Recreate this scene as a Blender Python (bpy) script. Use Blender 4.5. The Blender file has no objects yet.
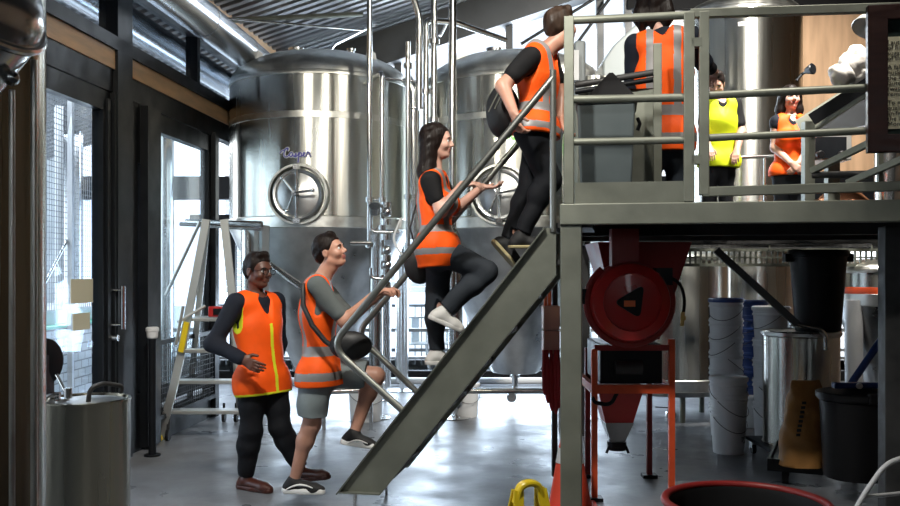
import bpy, math, random
import numpy as np
from mathutils import Vector, Matrix, Euler
random.seed(7)
SC = bpy.context.scene
COL = SC.collection
R_ = math.radians

# ------------------------------------------------------------------ camera, world, light, exposure
F_PX = 900.0; EYE = 1.6; HORIZON = 270.0
cam_data = bpy.data.cameras.new('camera'); cam = bpy.data.objects.new('camera', cam_data); COL.objects.link(cam)
cam_data.sensor_width = 36.0; cam_data.lens = 36.0 * F_PX / 900.0
cam_data.shift_y = (HORIZON - 253.0) / 900.0
cam.location = (0, 0, EYE); cam.rotation_euler = (R_(90), 0, 0)
cam_data.clip_start = 0.05; cam_data.clip_end = 200
SC.camera = cam

world = bpy.data.worlds.new('overcast_sky'); SC.world = world; world.use_nodes = True
wn = world.node_tree.nodes; bgn = wn['Background']
bgn.inputs['Color'].default_value = (0.86, 0.93, 1.0, 1); bgn.inputs['Strength'].default_value = 4.2

SC.view_settings.view_transform = 'Standard'; SC.view_settings.look = 'None'
SC.view_settings.exposure = -0.1; SC.view_settings.gamma = 1.0; SC.view_settings.use_curve_mapping = False
try:
    SC.cycles.max_bounces = 7; SC.cycles.diffuse_bounces = 3; SC.cycles.glossy_bounces = 4
    SC.cycles.transparent_max_bounces = 16; SC.cycles.transmission_bounces = 6
    SC.cycles.caustics_reflective = False; SC.cycles.caustics_refractive = False
    SC.cycles.sample_clamp_indirect = 6.0; SC.cycles.sample_clamp_direct = 0
    SC.cycles.use_denoising = True
except Exception: pass

def lamp(name, kind, loc, target, energy, color=(1, 1, 1), size=0.3, size_y=None, spot=60, blend=.6):
    d = bpy.data.lights.new(name, kind); d.energy = energy; d.color = color
    if kind == 'AREA':
        d.size = size
        if size_y: d.shape = 'RECTANGLE'; d.size_y = size_y
    elif kind == 'SPOT':
        d.spot_size = R_(spot); d.spot_blend = blend; d.shadow_soft_size = size
    else: d.shadow_soft_size = size
    o = bpy.data.objects.new(name, d); COL.objects.link(o); o.location = loc
    v = Vector(target) - Vector(loc)
    o.rotation_euler = v.to_track_quat('-Z', 'Y').to_euler()
    return o
# daylight through the glazing at the end of the hall and through the glass side wall
lamp('daylight_end_windows', 'AREA', (-0.2, 13.6, 1.5), (-0.2, 5, 0.9), 430, (.84, .92, 1.0), 5.0, 2.4)
lamp('daylight_high_glazing', 'AREA', (1.2, 13.6, 4.4), (0.6, 6, 2.0), 260, (.86, .93, 1.0), 4.0, 1.6)
lamp('daylight_side_glass', 'AREA', (-4.2, 8.8, 2.0), (2, 7.5, 1.0), 90, (.86, .93, 1.0), 4.5, 2.4)
lamp('adjoining_room_fill', 'AREA', (-4.9, 10.0, 3.45), (-4.9, 10.0, 0), 210, (.93, .97, 1.0), 2.2, 6.0)  # unseen area lamp added to brighten the room behind the glass
# working lights over the mash deck and hall, with added fill among them
lamp('deck_floodlight', 'SPOT', (3.6, 7.6, 5.8), (3.3, 11.4, 2.6), 2300, (1.0, .95, .86), .25, spot=100)
lamp('deck_worklight', 'SPOT', (2.2, 4.4, 5.6), (1.6, 6.6, 2.8), 420, (1.0, .94, .84), .12, spot=75)
lamp('hall_spot_and_fill', 'SPOT', (-0.7, 3.1, 4.7), (-0.2, 5.8, 1.4), 620, (1.0, .97, .90), .10, spot=85)  # added front fill for the people, stringer and deck beam
lamp('hall_spot_and_fill', 'SPOT', (-2.2, 3.6, 4.5), (-1.5, 8.4, 2.2), 200, (1.0, .93, .78), .10, spot=80)
lamp('hall_spot_and_fill', 'SPOT', (0.1, 3.2, 4.8), (-0.6, 8.6, 2.4), 200, (1.0, .93, .78), .08, spot=75)
lamp('near_vessel_fill', 'SPOT', (-.55, .9, 3.3), (-1.15, 2.2, 2.0), 60, (1.0, .97, .92), .06, spot=60)  # unseen spot added to put highlights on the two near vessels
lamp('tank_spotlight', 'SPOT', (0.9, 6.6, 5.0), (0.3, 10.0, 3.4), 150, (1.0, .94, .80), .08, spot=70)

# ------------------------------------------------------------------ pixel helpers (a measured pixel at a chosen distance gives a real point)
def P(px, py, d): return Vector(((px - 450.0) / F_PX * d, d, EYE - (py - HORIZON) / F_PX * d))
def floor_d(py): return F_PX * EYE / (py - HORIZON)
def G(px, py):
    d = floor_d(py); return Vector(((px - 450.0) / F_PX * d, d, 0.0))

# ------------------------------------------------------------------ materials
def mat(name, col, rough=.5, metal=0., noise=None, bump=None, spec=.5, aniso=0., sheen=0., alpha=1., emit=None, coat=0., radial=False):
    """noise=(scale, amount, (sx,sy,sz)): value variation of the base colour; bump=(scale,strength,(sx,sy,sz))"""
    m = bpy.data.materials.new(name); m.use_nodes = True
    nt = m.node_tree; b = nt.nodes['Principled BSDF']
    b.inputs['Base Color'].default_value = (*col, 1); b.inputs['Roughness'].default_value = rough
    b.inputs['Metallic'].default_value = metal
    b.inputs['Specular IOR Level'].default_value = spec
    if aniso: b.inputs['Anisotropic'].default_value = aniso
    if radial:
        tg = nt.nodes.new('ShaderNodeTangent'); tg.direction_type = 'RADIAL'; tg.axis = 'Z'; nt.links.new(tg.outputs[0], b.inputs['Tangent']); b.inputs['Anisotropic Rotation'].default_value = .25
    if sheen: b.inputs['Sheen Weight'].default_value = sheen
    if coat: b.inputs['Coat Weight'].default_value = coat
    if emit: b.inputs['Emission Color'].default_value = (*emit[0], 1); b.inputs['Emission Strength'].default_value = emit[1]
    tc = nt.nodes.new('ShaderNodeTexCoord')
    def nz(scale, st, detail=4):
        mp = nt.nodes.new('ShaderNodeMapping'); mp.inputs['Scale'].default_value = st
        nt.links.new(tc.outputs['Object'], mp.inputs['Vector'])
        n = nt.nodes.new('ShaderNodeTexNoise'); n.inputs['Scale'].default_value = scale; n.inputs['Detail'].default_value = detail
        nt.links.new(mp.outputs['Vector'], n.inputs['Vector']); return n
    if noise:
        n = nz(noise[0], noise[2] if len(noise) > 2 else (1, 1, 1))
        r = nt.nodes.new('ShaderNodeMapRange'); r.inputs['From Min'].default_value = .3; r.inputs['From Max'].default_value = .7
        r.inputs['To Min'].default_value = 1 - noise[1]; r.inputs['To Max'].default_value = 1 + noise[1]
        nt.links.new(n.outputs['Fac'], r.inputs['Value'])
        mx = nt.nodes.new('ShaderNodeVectorMath'); mx.operation = 'SCALE'; mx.inputs[0].default_value = col
        nt.links.new(r.outputs['Result'], mx.inputs['Scale']); nt.links.new(mx.outputs['Vector'], b.inputs['Base Color'])
        r2 = nt.nodes.new('ShaderNodeMapRange'); r2.inputs['From Min'].default_value = .3; r2.inputs['From Max'].default_value = .7
        r2.inputs['To Min'].default_value = max(.03, rough * (1 - noise[1])); r2.inputs['To Max'].default_value = min(1, rough * (1 + noise[1]))
        nt.links.new(n.outputs['Fac'], r2.inputs['Value']); nt.links.new(r2.outputs['Result'], b.inputs['Roughness'])
    if bump:
        n = nz(bump[0], bump[2] if len(bump) > 2 else (1, 1, 1), 5)
        bp = nt.nodes.new('ShaderNodeBump'); bp.inputs['Strength'].default_value = bump[1]; bp.inputs['Distance'].default_value = bump[3] if len(bump) > 3 else .01
        nt.links.new(n.outputs['Fac'], bp.inputs['Height']); nt.links.new(bp.outputs['Normal'], b.inputs['Normal'])
    return m

def glass_mat(name, tint=(.93, .97, 1.0), gloss=.12, rough=.02, milk=0.0):
    m = bpy.data.materials.new(name); m.use_nodes = True; nt = m.node_tree
    for n in list(nt.nodes): nt.nodes.remove(n)
    out = nt.nodes.new('ShaderNodeOutputMaterial'); tr = nt.nodes.new('ShaderNodeBsdfTransparent'); gl = nt.nodes.new('ShaderNodeBsdfGlossy')
    tr.inputs['Color'].default_value = (*tint, 1); gl.inputs['Roughness'].default_value = rough
    fr = nt.nodes.new('ShaderNodeLayerWeight'); fr.inputs['Blend'].default_value = .5
    pw = nt.nodes.new('ShaderNodeMath'); pw.operation = 'POWER'; pw.inputs[1].default_value = 5.0
    nt.links.new(fr.outputs['Facing'], pw.inputs[0])
    ad = nt.nodes.new('ShaderNodeMath'); ad.operation = 'MULTIPLY_ADD'; ad.inputs[1].default_value = .8; ad.inputs[2].default_value = gloss * .3
    nt.links.new(pw.outputs[0], ad.inputs[0])
    mx = nt.nodes.new('ShaderNodeMixShader'); nt.links.new(ad.outputs[0], mx.inputs['Fac'])
    nt.links.new(tr.outputs[0], mx.inputs[1]); nt.links.new(gl.outputs[0], mx.inputs[2])
    last = mx
    if milk:
        df = nt.nodes.new('ShaderNodeBsdfTranslucent'); df.inputs['Color'].default_value = (.9, .93, .95, 1)
        m2 = nt.nodes.new('ShaderNodeMixShader'); m2.inputs['Fac'].default_value = milk
        nt.links.new(mx.outputs[0], m2.inputs[1]); nt.links.new(df.outputs[0], m2.inputs[2]); last = m2
    nt.links.new(last.outputs[0], out.inputs['Surface'])
    return m

M = {}
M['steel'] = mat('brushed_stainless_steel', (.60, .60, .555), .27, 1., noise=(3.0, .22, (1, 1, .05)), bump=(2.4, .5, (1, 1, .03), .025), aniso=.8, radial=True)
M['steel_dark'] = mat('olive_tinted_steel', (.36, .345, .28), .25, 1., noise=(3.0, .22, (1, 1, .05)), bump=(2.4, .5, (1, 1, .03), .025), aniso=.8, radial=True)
M['steel_band'] = mat('satin_stainless_band', (.72, .72, .68), .34, 1., noise=(9, .15))
M['steel_cone'] = mat('brushed_cone_steel', (.52, .53, .53), .34, 1., noise=(4, .25), bump=(5, .25, (1, 1, .4), .01), aniso=.6, radial=True)
M['pipe'] = mat('polished_steel_pipe', (.68, .69, .69), .2, 1.)
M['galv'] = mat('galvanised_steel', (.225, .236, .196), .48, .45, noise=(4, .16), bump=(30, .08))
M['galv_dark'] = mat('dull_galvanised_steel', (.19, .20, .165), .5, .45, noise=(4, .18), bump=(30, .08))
M['galv_shade'] = mat('darkened_steel', (.06, .06, .06), .55, .5, noise=(8, .3))  # much darker copy of the galvanised steel
M['black'] = mat('black_powder_coat', (.007, .008, .010), .4, 0., noise=(6, .2), spec=.22)
M['black_matte'] = mat('matte_black', (.008, .008, .009), .75, spec=.2)
M['rubber'] = mat('black_rubber', (.010, .010, .011), .6, spec=.25)
M['ply'] = mat('birch_plywood', (.80, .52, .29), .55, noise=(2.5, .16, (1, 1, 6)))
M['ply_wall'] = mat('plywood_lining', (.56, .36, .22), .5, noise=(2.0, .18, (4, 1, .6)))
M['white'] = mat('white_paint', (.78, .79, .8), .5)
M['white_plastic'] = mat('white_plastic', (.74, .75, .76), .38)
M['grey_plastic'] = mat('grey_plastic', (.085, .105, .11), .42, noise=(5, .1))
M['black_plastic'] = mat('black_plastic', (.006, .006, .007), .42, spec=.25)
M['blue_plastic'] = mat('blue_plastic', (.02, .05, .2), .4)
M['red_paint'] = mat('red_enamel', (.50, .020, .018), .3, coat=.3, noise=(4, .1))
M['orange_paint'] = mat('orange_enamel', (.78, .10, .03), .38, noise=(6, .12))
M['red_dark'] = mat('dark_red_enamel', (.26, .018, .016), .4, noise=(4, .2))
M['red_cloth'] = mat('dark_red_rubber_hose', (.33, .012, .02), .55)
M['orange_tube'] = mat('orange_conduit', (.8, .16, .05), .45)
M['pinkbox'] = mat('beige_pink_enclosure', (.62, .36, .28), .5)
M['yellow'] = mat('yellow_plastic', (.85, .62, .02), .35)
M['cone'] = mat('orange_cone_plastic', (.85, .075, .03), .45)
M['reflect'] = mat('silver_reflective_tape', (.42, .42, .42), .4, .1)
M['alu'] = mat('ladder_aluminium', (.60, .61, .59), .38, .75)
M['mesh'] = mat('dark_wire', (.02, .02, .022), .5, .3)
M['mesh_light'] = mat('grey_wire', (.25, .26, .27), .5, .4)
M['wood_frame'] = mat('dark_varnished_wood', (.035, .012, .009), .4, noise=(5, .3, (1, 1, 6)))
M['green_felt'] = mat('dark_green_board', (.006, .022, .018), .7)
M['paper'] = mat('cream_paper', (.80, .76, .55), .6)
M['ink'] = mat('dark_ink', (.02, .02, .02), .6)
M['sack'] = mat('brown_paper_sack', (.42, .20, .055), .65, noise=(7, .2), bump=(7, .6, (1, 1, 1), .03))
M['white_sack'] = mat('white_woven_sack', (.66, .62, .58), .7, noise=(9, .14), bump=(8, .7, (1, 1, 1), .03))
M['duct'] = mat('spiral_galvanised_duct', (.62, .63, .65), .27, 1.)
M['glass'] = glass_mat('window_glass', (.9, .95, 1.0), .10)
M['clere'] = glass_mat('clerestory_glass', (.8, .85, .9), .3)
M['frost'] = glass_mat('misted_glass', (.78, .84, .87), .12, milk=.05)
M['green_strip'] = mat('green_glass_edge', (.05, .5, .32), .3)
M['pink'] = mat('pink_fabric', (.85, .06, .28), .7)
M['label_blue'] = mat('violet_blue_vinyl', (.10, .09, .42), .5)
M['label_white'] = mat('white_vinyl', (.85, .85, .85), .5)
M['label_green'] = mat('lime_vinyl', (.25, .8, .15), .5)
M['purple'] = mat('maroon_plate', (.16, .04, .08), .4)
M['brown_plate'] = mat('red_lettered_plate', (.35, .05, .04), .5)
M['brass'] = mat('brass', (.6, .42, .15), .3, 1.)
M['lamp_glow'] = mat('lamp_diffuser', (1, 1, 1), .5, emit=((1, .95, .85), 14))

def floor_material():
    m = bpy.data.materials.new('wet_polished_concrete'); m.use_nodes = True; nt = m.node_tree; b = nt.nodes['Principled BSDF']
    tc = nt.nodes.new('ShaderNodeTexCoord')
    n1 = nt.nodes.new('ShaderNodeTexNoise'); n1.inputs['Scale'].default_value = 1.1; n1.inputs['Detail'].default_value = 8; n1.inputs['Roughness'].default_value = .65
    nt.links.new(tc.outputs['Object'], n1.inputs['Vector'])
    cr = nt.nodes.new('ShaderNodeValToRGB'); cr.color_ramp.elements[0].position = .32; cr.color_ramp.elements[0].color = (.115, .12, .13, 1)
    cr.color_ramp.elements[1].position = .7; cr.color_ramp.elements[1].color = (.23, .24, .26, 1)
    nt.links.new(n1.outputs['Fac'], cr.inputs['Fac']); nt.links.new(cr.outputs['Color'], b.inputs['Base Color'])
    n2 = nt.nodes.new('ShaderNodeTexNoise'); n2.inputs['Scale'].default_value = 2.6; n2.inputs['Detail'].default_value = 6
    nt.links.new(tc.outputs['Object'], n2.inputs['Vector'])
    r = nt.nodes.new('ShaderNodeMapRange'); r.inputs['From Min'].default_value = .35; r.inputs['From Max'].default_value = .65
    r.inputs['To Min'].default_value = .27; r.inputs['To Max'].default_value = .46
    nt.links.new(n2.outputs['Fac'], r.inputs['Value']); nt.links.new(r.outputs['Result'], b.inputs['Roughness'])
    n3 = nt.nodes.new('ShaderNodeTexNoise'); n3.inputs['Scale'].default_value = 14; n3.inputs['Detail'].default_value = 8
    nt.links.new(tc.outputs['Object'], n3.inputs['Vector'])
    bp = nt.nodes.new('ShaderNodeBump'); bp.inputs['Strength'].default_value = .25; bp.inputs['Distance'].default_value = .01
    nt.links.new(n3.outputs['Fac'], bp.inputs['Height']); nt.links.new(bp.outputs['Normal'], b.inputs['Normal'])
    return m
M['floor'] = floor_material()

def brick_material(name, c1, c2, mortar, scale):
    m = bpy.data.materials.new(name); m.use_nodes = True; nt = m.node_tree; b = nt.nodes['Principled BSDF']
    tc = nt.nodes.new('ShaderNodeTexCoord'); sp = nt.nodes.new('ShaderNodeSeparateXYZ'); cb = nt.nodes.new('ShaderNodeCombineXYZ')
    nt.links.new(tc.outputs['Object'], sp.inputs[0]); nt.links.new(sp.outputs['Y'], cb.inputs['X']); nt.links.new(sp.outputs['Z'], cb.inputs['Y'])
    br = nt.nodes.new('ShaderNodeTexBrick'); br.inputs['Scale'].default_value = scale
    br.inputs['Color1'].default_value = (*c1, 1); br.inputs['Color2'].default_value = (*c2, 1); br.inputs['Mortar'].default_value = (*mortar, 1)
    br.inputs['Mortar Size'].default_value = .02
    nt.links.new(cb.outputs[0], br.inputs['Vector']); nt.links.new(br.outputs['Color'], b.inputs['Base Color'])
    b.inputs['Roughness'].default_value = .3
    return m
M['tile'] = brick_material('white_glazed_tile', (.62, .64, .64), (.54, .56, .56), (.22, .22, .22), 2.6)

# ------------------------------------------------------------------ mesh builder
class MB:
    def __init__(s, T=None): s.v = []; s.f = []; s.m = []; s.T = T; s.mi = 0
    def add(s, vs, fs):
        o = len(s.v)
        for p in vs:
            p = Vector(p); s.v.append(s.T @ p if s.T else p)
        for f in fs: s.f.append([i + o for i in f]); s.m.append(s.mi)
        return s
    def box(s, x0, x1, y0, y1, z0, z1):
        vs = [(x, y, z) for x in (x0, x1) for y in (y0, y1) for z in (z0, z1)]
        return s.add(vs, [(0, 1, 3, 2), (4, 6, 7, 5), (0, 4, 5, 1), (2, 3, 7, 6), (0, 2, 6, 4), (1, 5, 7, 3)])
    def beam(s, a, b, w, h, up=(0, 0, 1)):
        a = Vector(a); b = Vector(b); d = (b - a).normalized(); up = Vector(up)
        sd = d.cross(up)
        if sd.length < 1e-4: sd = d.cross(Vector((0, 1, 0)))
        sd.normalize(); u = sd.cross(d).normalized()
        vs = [e + sd * (i * w / 2) + u * (j * h / 2) for e in (a, b) for i in (-1, 1) for j in (-1, 1)]
        return s.add(vs, [(0, 1, 3, 2), (4, 6, 7, 5), (0, 4, 5, 1), (2, 3, 7, 6), (0, 2, 6, 4), (1, 5, 7, 3)])
    def tube(s, path, r, n=12, caps=True, closed=False):
        pts = [Vector(p) for p in path]; N = len(pts)
        rs = r if isinstance(r, (list, tuple)) else [r] * N
        vs = []; fs = []; prev = None
        for i, p in enumerate(pts):
            if closed: t = (pts[(i + 1) % N] - pts[i - 1])
            else: t = (pts[min(i + 1, N - 1)] - pts[max(i - 1, 0)])
            t.normalize()
            if prev is None:
                ref = Vector((0, 0, 1)) if abs(t.z) < .9 else Vector((1, 0, 0)); a = t.cross(ref).normalized()
            else:
                a = prev - t * prev.dot(t)
                a = a.normalized() if a.length > 1e-6 else t.orthogonal().normalized()
            prev = a; b = t.cross(a)
            for k in range(n):
                q = 2 * math.pi * k / n; vs.append(p + (a * math.cos(q) + b * math.sin(q)) * rs[i])
        for i in range(N if closed else N - 1):
            j = (i + 1) % N
            for k in range(n):
                k2 = (k + 1) % n; fs.append((i * n + k, i * n + k2, j * n + k2, j * n + k))
        if caps and not closed:
            fs.append(tuple(reversed(range(n)))); fs.append(tuple(range((N - 1) * n, N * n)))
        return s.add(vs, fs)
    def cyl(s, a, b, r, r2=None, n=24): return s.tube([a, b], [r, r if r2 is None else r2], n)
    def lathe(s, prof, c=(0, 0, 0), n=48, axis=(0, 0, 1), capped=True, a0=0, a1=360):
        c = Vector(c); ax = Vector(axis).normalized(); a = ax.orthogonal().normalized() if abs(ax.z) < .99 else Vector((1, 0, 0)); b = ax.cross(a)
        vs = []; fs = []; full = abs(a1 - a0) >= 360; m = n if full else n + 1
        for (r, z) in prof:
            for k in range(m):
                q = R_(a0 + (a1 - a0) * k / n); vs.append(c + ax * z + (a * math.cos(q) + b * math.sin(q)) * max(r, 1e-5))
        for i in range(len(prof) - 1):
            for k in range(n):
                k2 = (k + 1) % m; fs.append((i * m + k, i * m + k2, (i + 1) * m + k2, (i + 1) * m + k))
        if capped and full:
            if prof[0][0] > 1e-4: fs.append(tuple(reversed(range(m))))
            if prof[-1][0] > 1e-4: fs.append(tuple(range((len(prof) - 1) * m, len(prof) * m)))
        return s.add(vs, fs)
    def ball(s, c, r, n=14, sc=(1, 1, 1)):
        c = Vector(c); vs = []; fs = []; h = n // 2
        for i in range(h + 1):
            t = math.pi * i / h
            for k in range(n):
                q = 2 * math.pi * k / n
                vs.append(c + Vector((r * sc[0] * math.sin(t) * math.cos(q), r * sc[1] * math.sin(t) * math.sin(q), r * sc[2] * math.cos(t))))
        for i in range(h):
            for k in range(n): fs.append((i * n + k, (i + 1) * n + k, (i + 1) * n + (k + 1) % n, i * n + (k + 1) % n))
        return s.add(vs, fs)
    def ring(s, c, R, r, axis=(0, 0, 1), n=40, m=10, sx=1.0):
        c = Vector(c); ax = Vector(axis).normalized(); a = ax.orthogonal().normalized() if abs(ax.z) < .99 else Vector((1, 0, 0)); b = ax.cross(a)
        return s.tube([c + (a * math.cos(2 * math.pi * k / n) * sx + b * math.sin(2 * math.pi * k / n)) * R for k in range(n)], r, m, closed=True)
    def prism(s, pts, y0, y1):
        """outline in x,z pushed from y0 to y1"""
        n = len(pts); vs = [(x, y0, z) for x, z in pts] + [(x, y1, z) for x, z in pts]
        fs = [tuple(range(n)), tuple(reversed(range(n, 2 * n)))] + [(i, i + n, (i + 1) % n + n, (i + 1) % n) for i in range(n)]
        return s.add(vs, fs)
    def build(s, name, material, parent=None, origin=None, smooth=True, bev=0, angle=35, sub=0):
        ms = material if isinstance(material, (list, tuple)) else [material]
        vs = s.v
        if origin is None:
            xs = [p.x for p in vs]; ys = [p.y for p in vs]; zs = [p.z for p in vs]
            origin = Vector(((min(xs) + max(xs)) / 2, (min(ys) + max(ys)) / 2, min(zs)))
        origin = Vector(origin)
        me = bpy.data.meshes.new(name); me.from_pydata([p - origin for p in vs], [], s.f)
        for x in ms: me.materials.append(M[x] if isinstance(x, str) else x)
        if len(ms) > 1: me.polygons.foreach_set('material_index', s.m)
        if smooth:
            me.polygons.foreach_set('use_smooth', [True] * len(me.polygons))
            me.set_sharp_from_angle(angle=R_(angle))
        me.update()
        o = bpy.data.objects.new(name, me); COL.objects.link(o); place(o, parent, origin)
        if bev:
            b = o.modifiers.new('edge', 'BEVEL'); b.width = bev; b.segments = 2; b.limit_method = 'ANGLE'
        return o

WPOS = {}
def place(o, parent, wloc):
    wloc = Vector(wloc); WPOS[o.name] = wloc
    if parent is not None:
        o.parent = parent; o.location = wloc - WPOS[parent.name]
    else: o.location = wloc
def tag(o, label=None, cat=None, group=None, kind=None):
    if label: o['label'] = label
    if cat: o['category'] = cat
    if group: o['group'] = group
    if kind: o['kind'] = kind
    return o
def thing(name, loc, label, cat, group=None):
    o = bpy.data.objects.new(name, None); o.empty_display_size = .1; COL.objects.link(o); place(o, None, loc)
    return tag(o, label, cat, group)
def struct(o): o['kind'] = 'structure'; return o
def copy_tree(o, delta, parent=None, wbase=None):
    c = o.copy(); COL.objects.link(c)
    w = WPOS[o.name] + Vector(delta); WPOS[c.name] = w
    if parent is not None: c.parent = parent; c.location = o.location
    else: c.location = w
    for ch in list(o.children): copy_tree(ch, delta, c)
    return c
def arc(c, a, b, r, t0, t1, n=8):
    c = Vector(c); a = Vector(a); b = Vector(b)
    return [c + a * (r * math.cos(R_(t0 + (t1 - t0) * i / n))) + b * (r * math.sin(R_(t0 + (t1 - t0) * i / n))) for i in range(n + 1)]
def bend(pts, r=.08, n=6):
    """round the corners of a polyline"""
    pts = [Vector(p) for p in pts]; out = [pts[0]]
    for i in range(1, len(pts) - 1):
        p = pts[i]; a = (pts[i - 1] - p); b = (pts[i + 1] - p); k = min(r, a.length * .45, b.length * .45)
        A = p + a.normalized() * k; B = p + b.normalized() * k
        for j in range(n + 1):
            t = j / n; out.append(A * (1 - t) ** 2 + p * 2 * t * (1 - t) + B * t * t)
    out.append(pts[-1]); return out
def text_mesh(name, body, size, material, parent, fn, shear=0., extrude=.002, align='CENTER', spacing=1.0, offset=0.0, bold=0.0):
    """writing turned into a mesh; fn maps the flat text point (x, y, z) to the world"""
    cu = bpy.data.curves.new(name, 'FONT'); cu.body = body; cu.size = size; cu.shear = shear; cu.extrude = extrude; cu.align_x = align
    cu.space_line = spacing; cu.offset = offset; cu.resolution_u = 3
    t = bpy.data.objects.new(name, cu); COL.objects.link(t)
    dg = bpy.context.evaluated_depsgraph_get(); dg.update()
    me = bpy.data.meshes.new_from_object(t.evaluated_get(dg)); bpy.data.objects.remove(t)
    vs = [Vector(fn(*v.co)) for v in me.vertices]; o0 = sum(vs, Vector()) / max(1, len(vs))
    for v, w in zip(me.vertices, vs): v.co = w - o0
    me.materials.clear(); me.materials.append(M[material]); me.update()
    o = bpy.data.objects.new(name, me); COL.objects.link(o); place(o, parent, o0); return o
# ------------------------------------------------------------------ large structure
def WX(y): return -3.464 + .083 * y                       # the glazed side wall: x at a given y
def WY(px): return 3.464 / (.083 - (px - 450) / F_PX)      # y where that wall is seen at column px
TW = Matrix(((1, .083, 0, -3.464), (0, 1, 0, 0), (0, 0, 1, 0), (0, 0, 0, 1)))   # local x = distance from wall, y, z
def WZ(px, py): y = WY(px); return EYE - (py - HORIZON) / F_PX * y
def CZ(x): return 5.33 + .34 * x                           # pitched roof underside

struct(MB().box(-9, 9, -7, 16, -.1, 0).build('floor', 'floor', smooth=False))
# corrugated roof
m = MB(); prof = []; y = 3.5
while y < 13.6:
    prof += [(y, 0), (y + .09, 0), (y + .12, .05), (y + .17, .05)]; y += .2
for i in range(len(prof) - 1):
    (ya, ha), (yb, hb) = prof[i], prof[i + 1]
    x0, x1 = -6.5, 2.6
    m.add([(x0, ya, CZ(x0) + ha), (x1, ya, CZ(x1) + ha), (x1, yb, CZ(x1) + hb), (x0, yb, CZ(x0) + hb)], [(0, 1, 2, 3)])
M['corr'] = mat('corrugated_roof_sheet', (.26, .27, .29), .32, .6)
struct(m.build('ceiling', 'corr', smooth=False))
M['roofdark'] = mat('dark_roof_lining', (.03, .03, .033), .7)
struct(MB().add([(-6.5, -7, CZ(-6.5) + .12), (2.6, -7, CZ(2.6) + .12), (2.6, 13.8, CZ(2.6) + .12), (-6.5, 13.8, CZ(-6.5) + .12)], [(0, 1, 2, 3)]).add([(2.6, -7, 6.33), (9, -7, 6.33), (9, 13.8, 6.33), (2.6, 13.8, 6.33)], [(0, 1, 2, 3)]).build('ceiling_lining', 'roofdark', smooth=False))
# end wall at y=13: piers, plinth, rails; big openings let the sky in
YB = 13.0
m = MB()
m.box(-5.6, 9, YB, YB + .12, 0, .14)
struct(m.build('wall_end_plinth', 'black_matte', smooth=False))
struct(MB().box(-5.6, 6.2, YB - .05, YB + .16, 2.62, 2.95).build('trim_1', 'black', smooth=False))
# dark raking beam under the roof slope
def zb(x): return 4.83 + .34 * x
m = MB(); xs = (-2.9, 2.7)
m.add([(x, yy, zb(x) + h) for x in xs for yy in (YB - .25, YB + .15) for h in (0, .55)], [(0, 1, 3, 2), (4, 6, 7, 5), (0, 4, 5, 1), (2, 3, 7, 6), (0, 2, 6, 4), (1, 5, 7, 3)])
M['beam'] = mat('raking_beam_paint', (.05, .055, .06), .5, noise=(3, .2))
struct(m.build('trim_2', 'beam', smooth=False))
# mullions of the end glazing
for i, px in enumerate((398, 509, 600, 628)):
    x = (px - 450) / F_PX * YB
    struct(MB().box(x - .05, x + .05, YB - .04, YB + .08, 2.9, zb(x) + .2).build('trim_%d' % (10 + i), 'beam', smooth=False))
for i, px in enumerate((233, 296, 356, 480, 600)):
    x = (px - 450) / F_PX * YB
    struct(MB().box(x - .04, x + .04, YB - .04, YB + .08, .14, 2.7).build('trim_%d' % (20 + i), 'mesh_light' if i else 'black', smooth=False))
struct(MB().box(-5.6, 3.2, YB + .02, YB + .03, .14, 2.62).build('window_1', 'glass', smooth=False))
struct(MB().add([(-2.9, YB + .02, 2.95), (2.7, YB + .02, 2.95), (2.7, YB + .02, zb(2.7)), (-2.9, YB + .02, zb(-2.9))], [(0, 1, 2, 3)]).build('window_2', 'glass', smooth=False))
# horizontal glazing bars low down
for i, (py, hh) in enumerate(((330, .05), (358, .04))):
    z = EYE - (py - HORIZON) / F_PX * YB
    struct(MB().box(-5.6, 6, YB - .03, YB + .05, z - hh / 2, z + hh / 2).build('trim_%d' % (30 + i), 'mesh_light', smooth=False))
z = EYE - (330 - 270) / 900 * YB
struct(MB().box(-3.75, -2.5, YB - .04, YB + .08, EYE + .68, EYE + .80).build('trim_40', 'black', smooth=False))
# solid end wall behind the mash deck, lined in plywood, with a low window strip
WR0 = 3.15
m = MB(); m.box(4.15, 9, YB, YB + .15, 2.1, 6.5)
struct(m.build('wall_end', 'ply_wall', smooth=False))
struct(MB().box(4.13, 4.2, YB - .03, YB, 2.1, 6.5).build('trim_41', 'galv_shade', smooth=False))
struct(MB().box(2.55, 9, YB - .1, YB + .1, 5.35, 6.5).build('wall_end_header', 'black_matte', smooth=False))
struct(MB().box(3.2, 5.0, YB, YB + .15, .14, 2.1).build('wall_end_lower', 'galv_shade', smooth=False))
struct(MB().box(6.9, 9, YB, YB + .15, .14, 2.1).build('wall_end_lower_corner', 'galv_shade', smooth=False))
struct(MB().box(3.15, 4.15, YB, YB + .15, 2.0, 5.4).build('wall_end_panel', 'white', smooth=False))
# right wall and wall behind the camera (slots added for reflections and fill)
struct(MB().box(8.9, 9.05, -7, 13.2, 0, 6.4).build('wall_right', 'ply_wall', smooth=False))
m = MB(); m.box(-9, 9, -7.1, -7, 0, 2.2); m.box(-9, 9, -7.1, -7, 4.4, 6.4)
for (xa, xb) in ((-9, -4.9), (-4.6, -3.0), (-2.75, -1.2), (-.75, 1.2), (1.35, 3.2), (3.7, 9)): m.box(xa, xb, -7.1, -7, 2.2, 4.4)
M['backwall'] = mat('warm_grey_render', (.10, .095, .085), .7)
struct(m.build('wall_back', 'backwall', smooth=False))
struct(MB().box(-9.05, -8.95, -7, 2.5, 0, 6.0).build('wall_left_rear', 'backwall', smooth=False))

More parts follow.
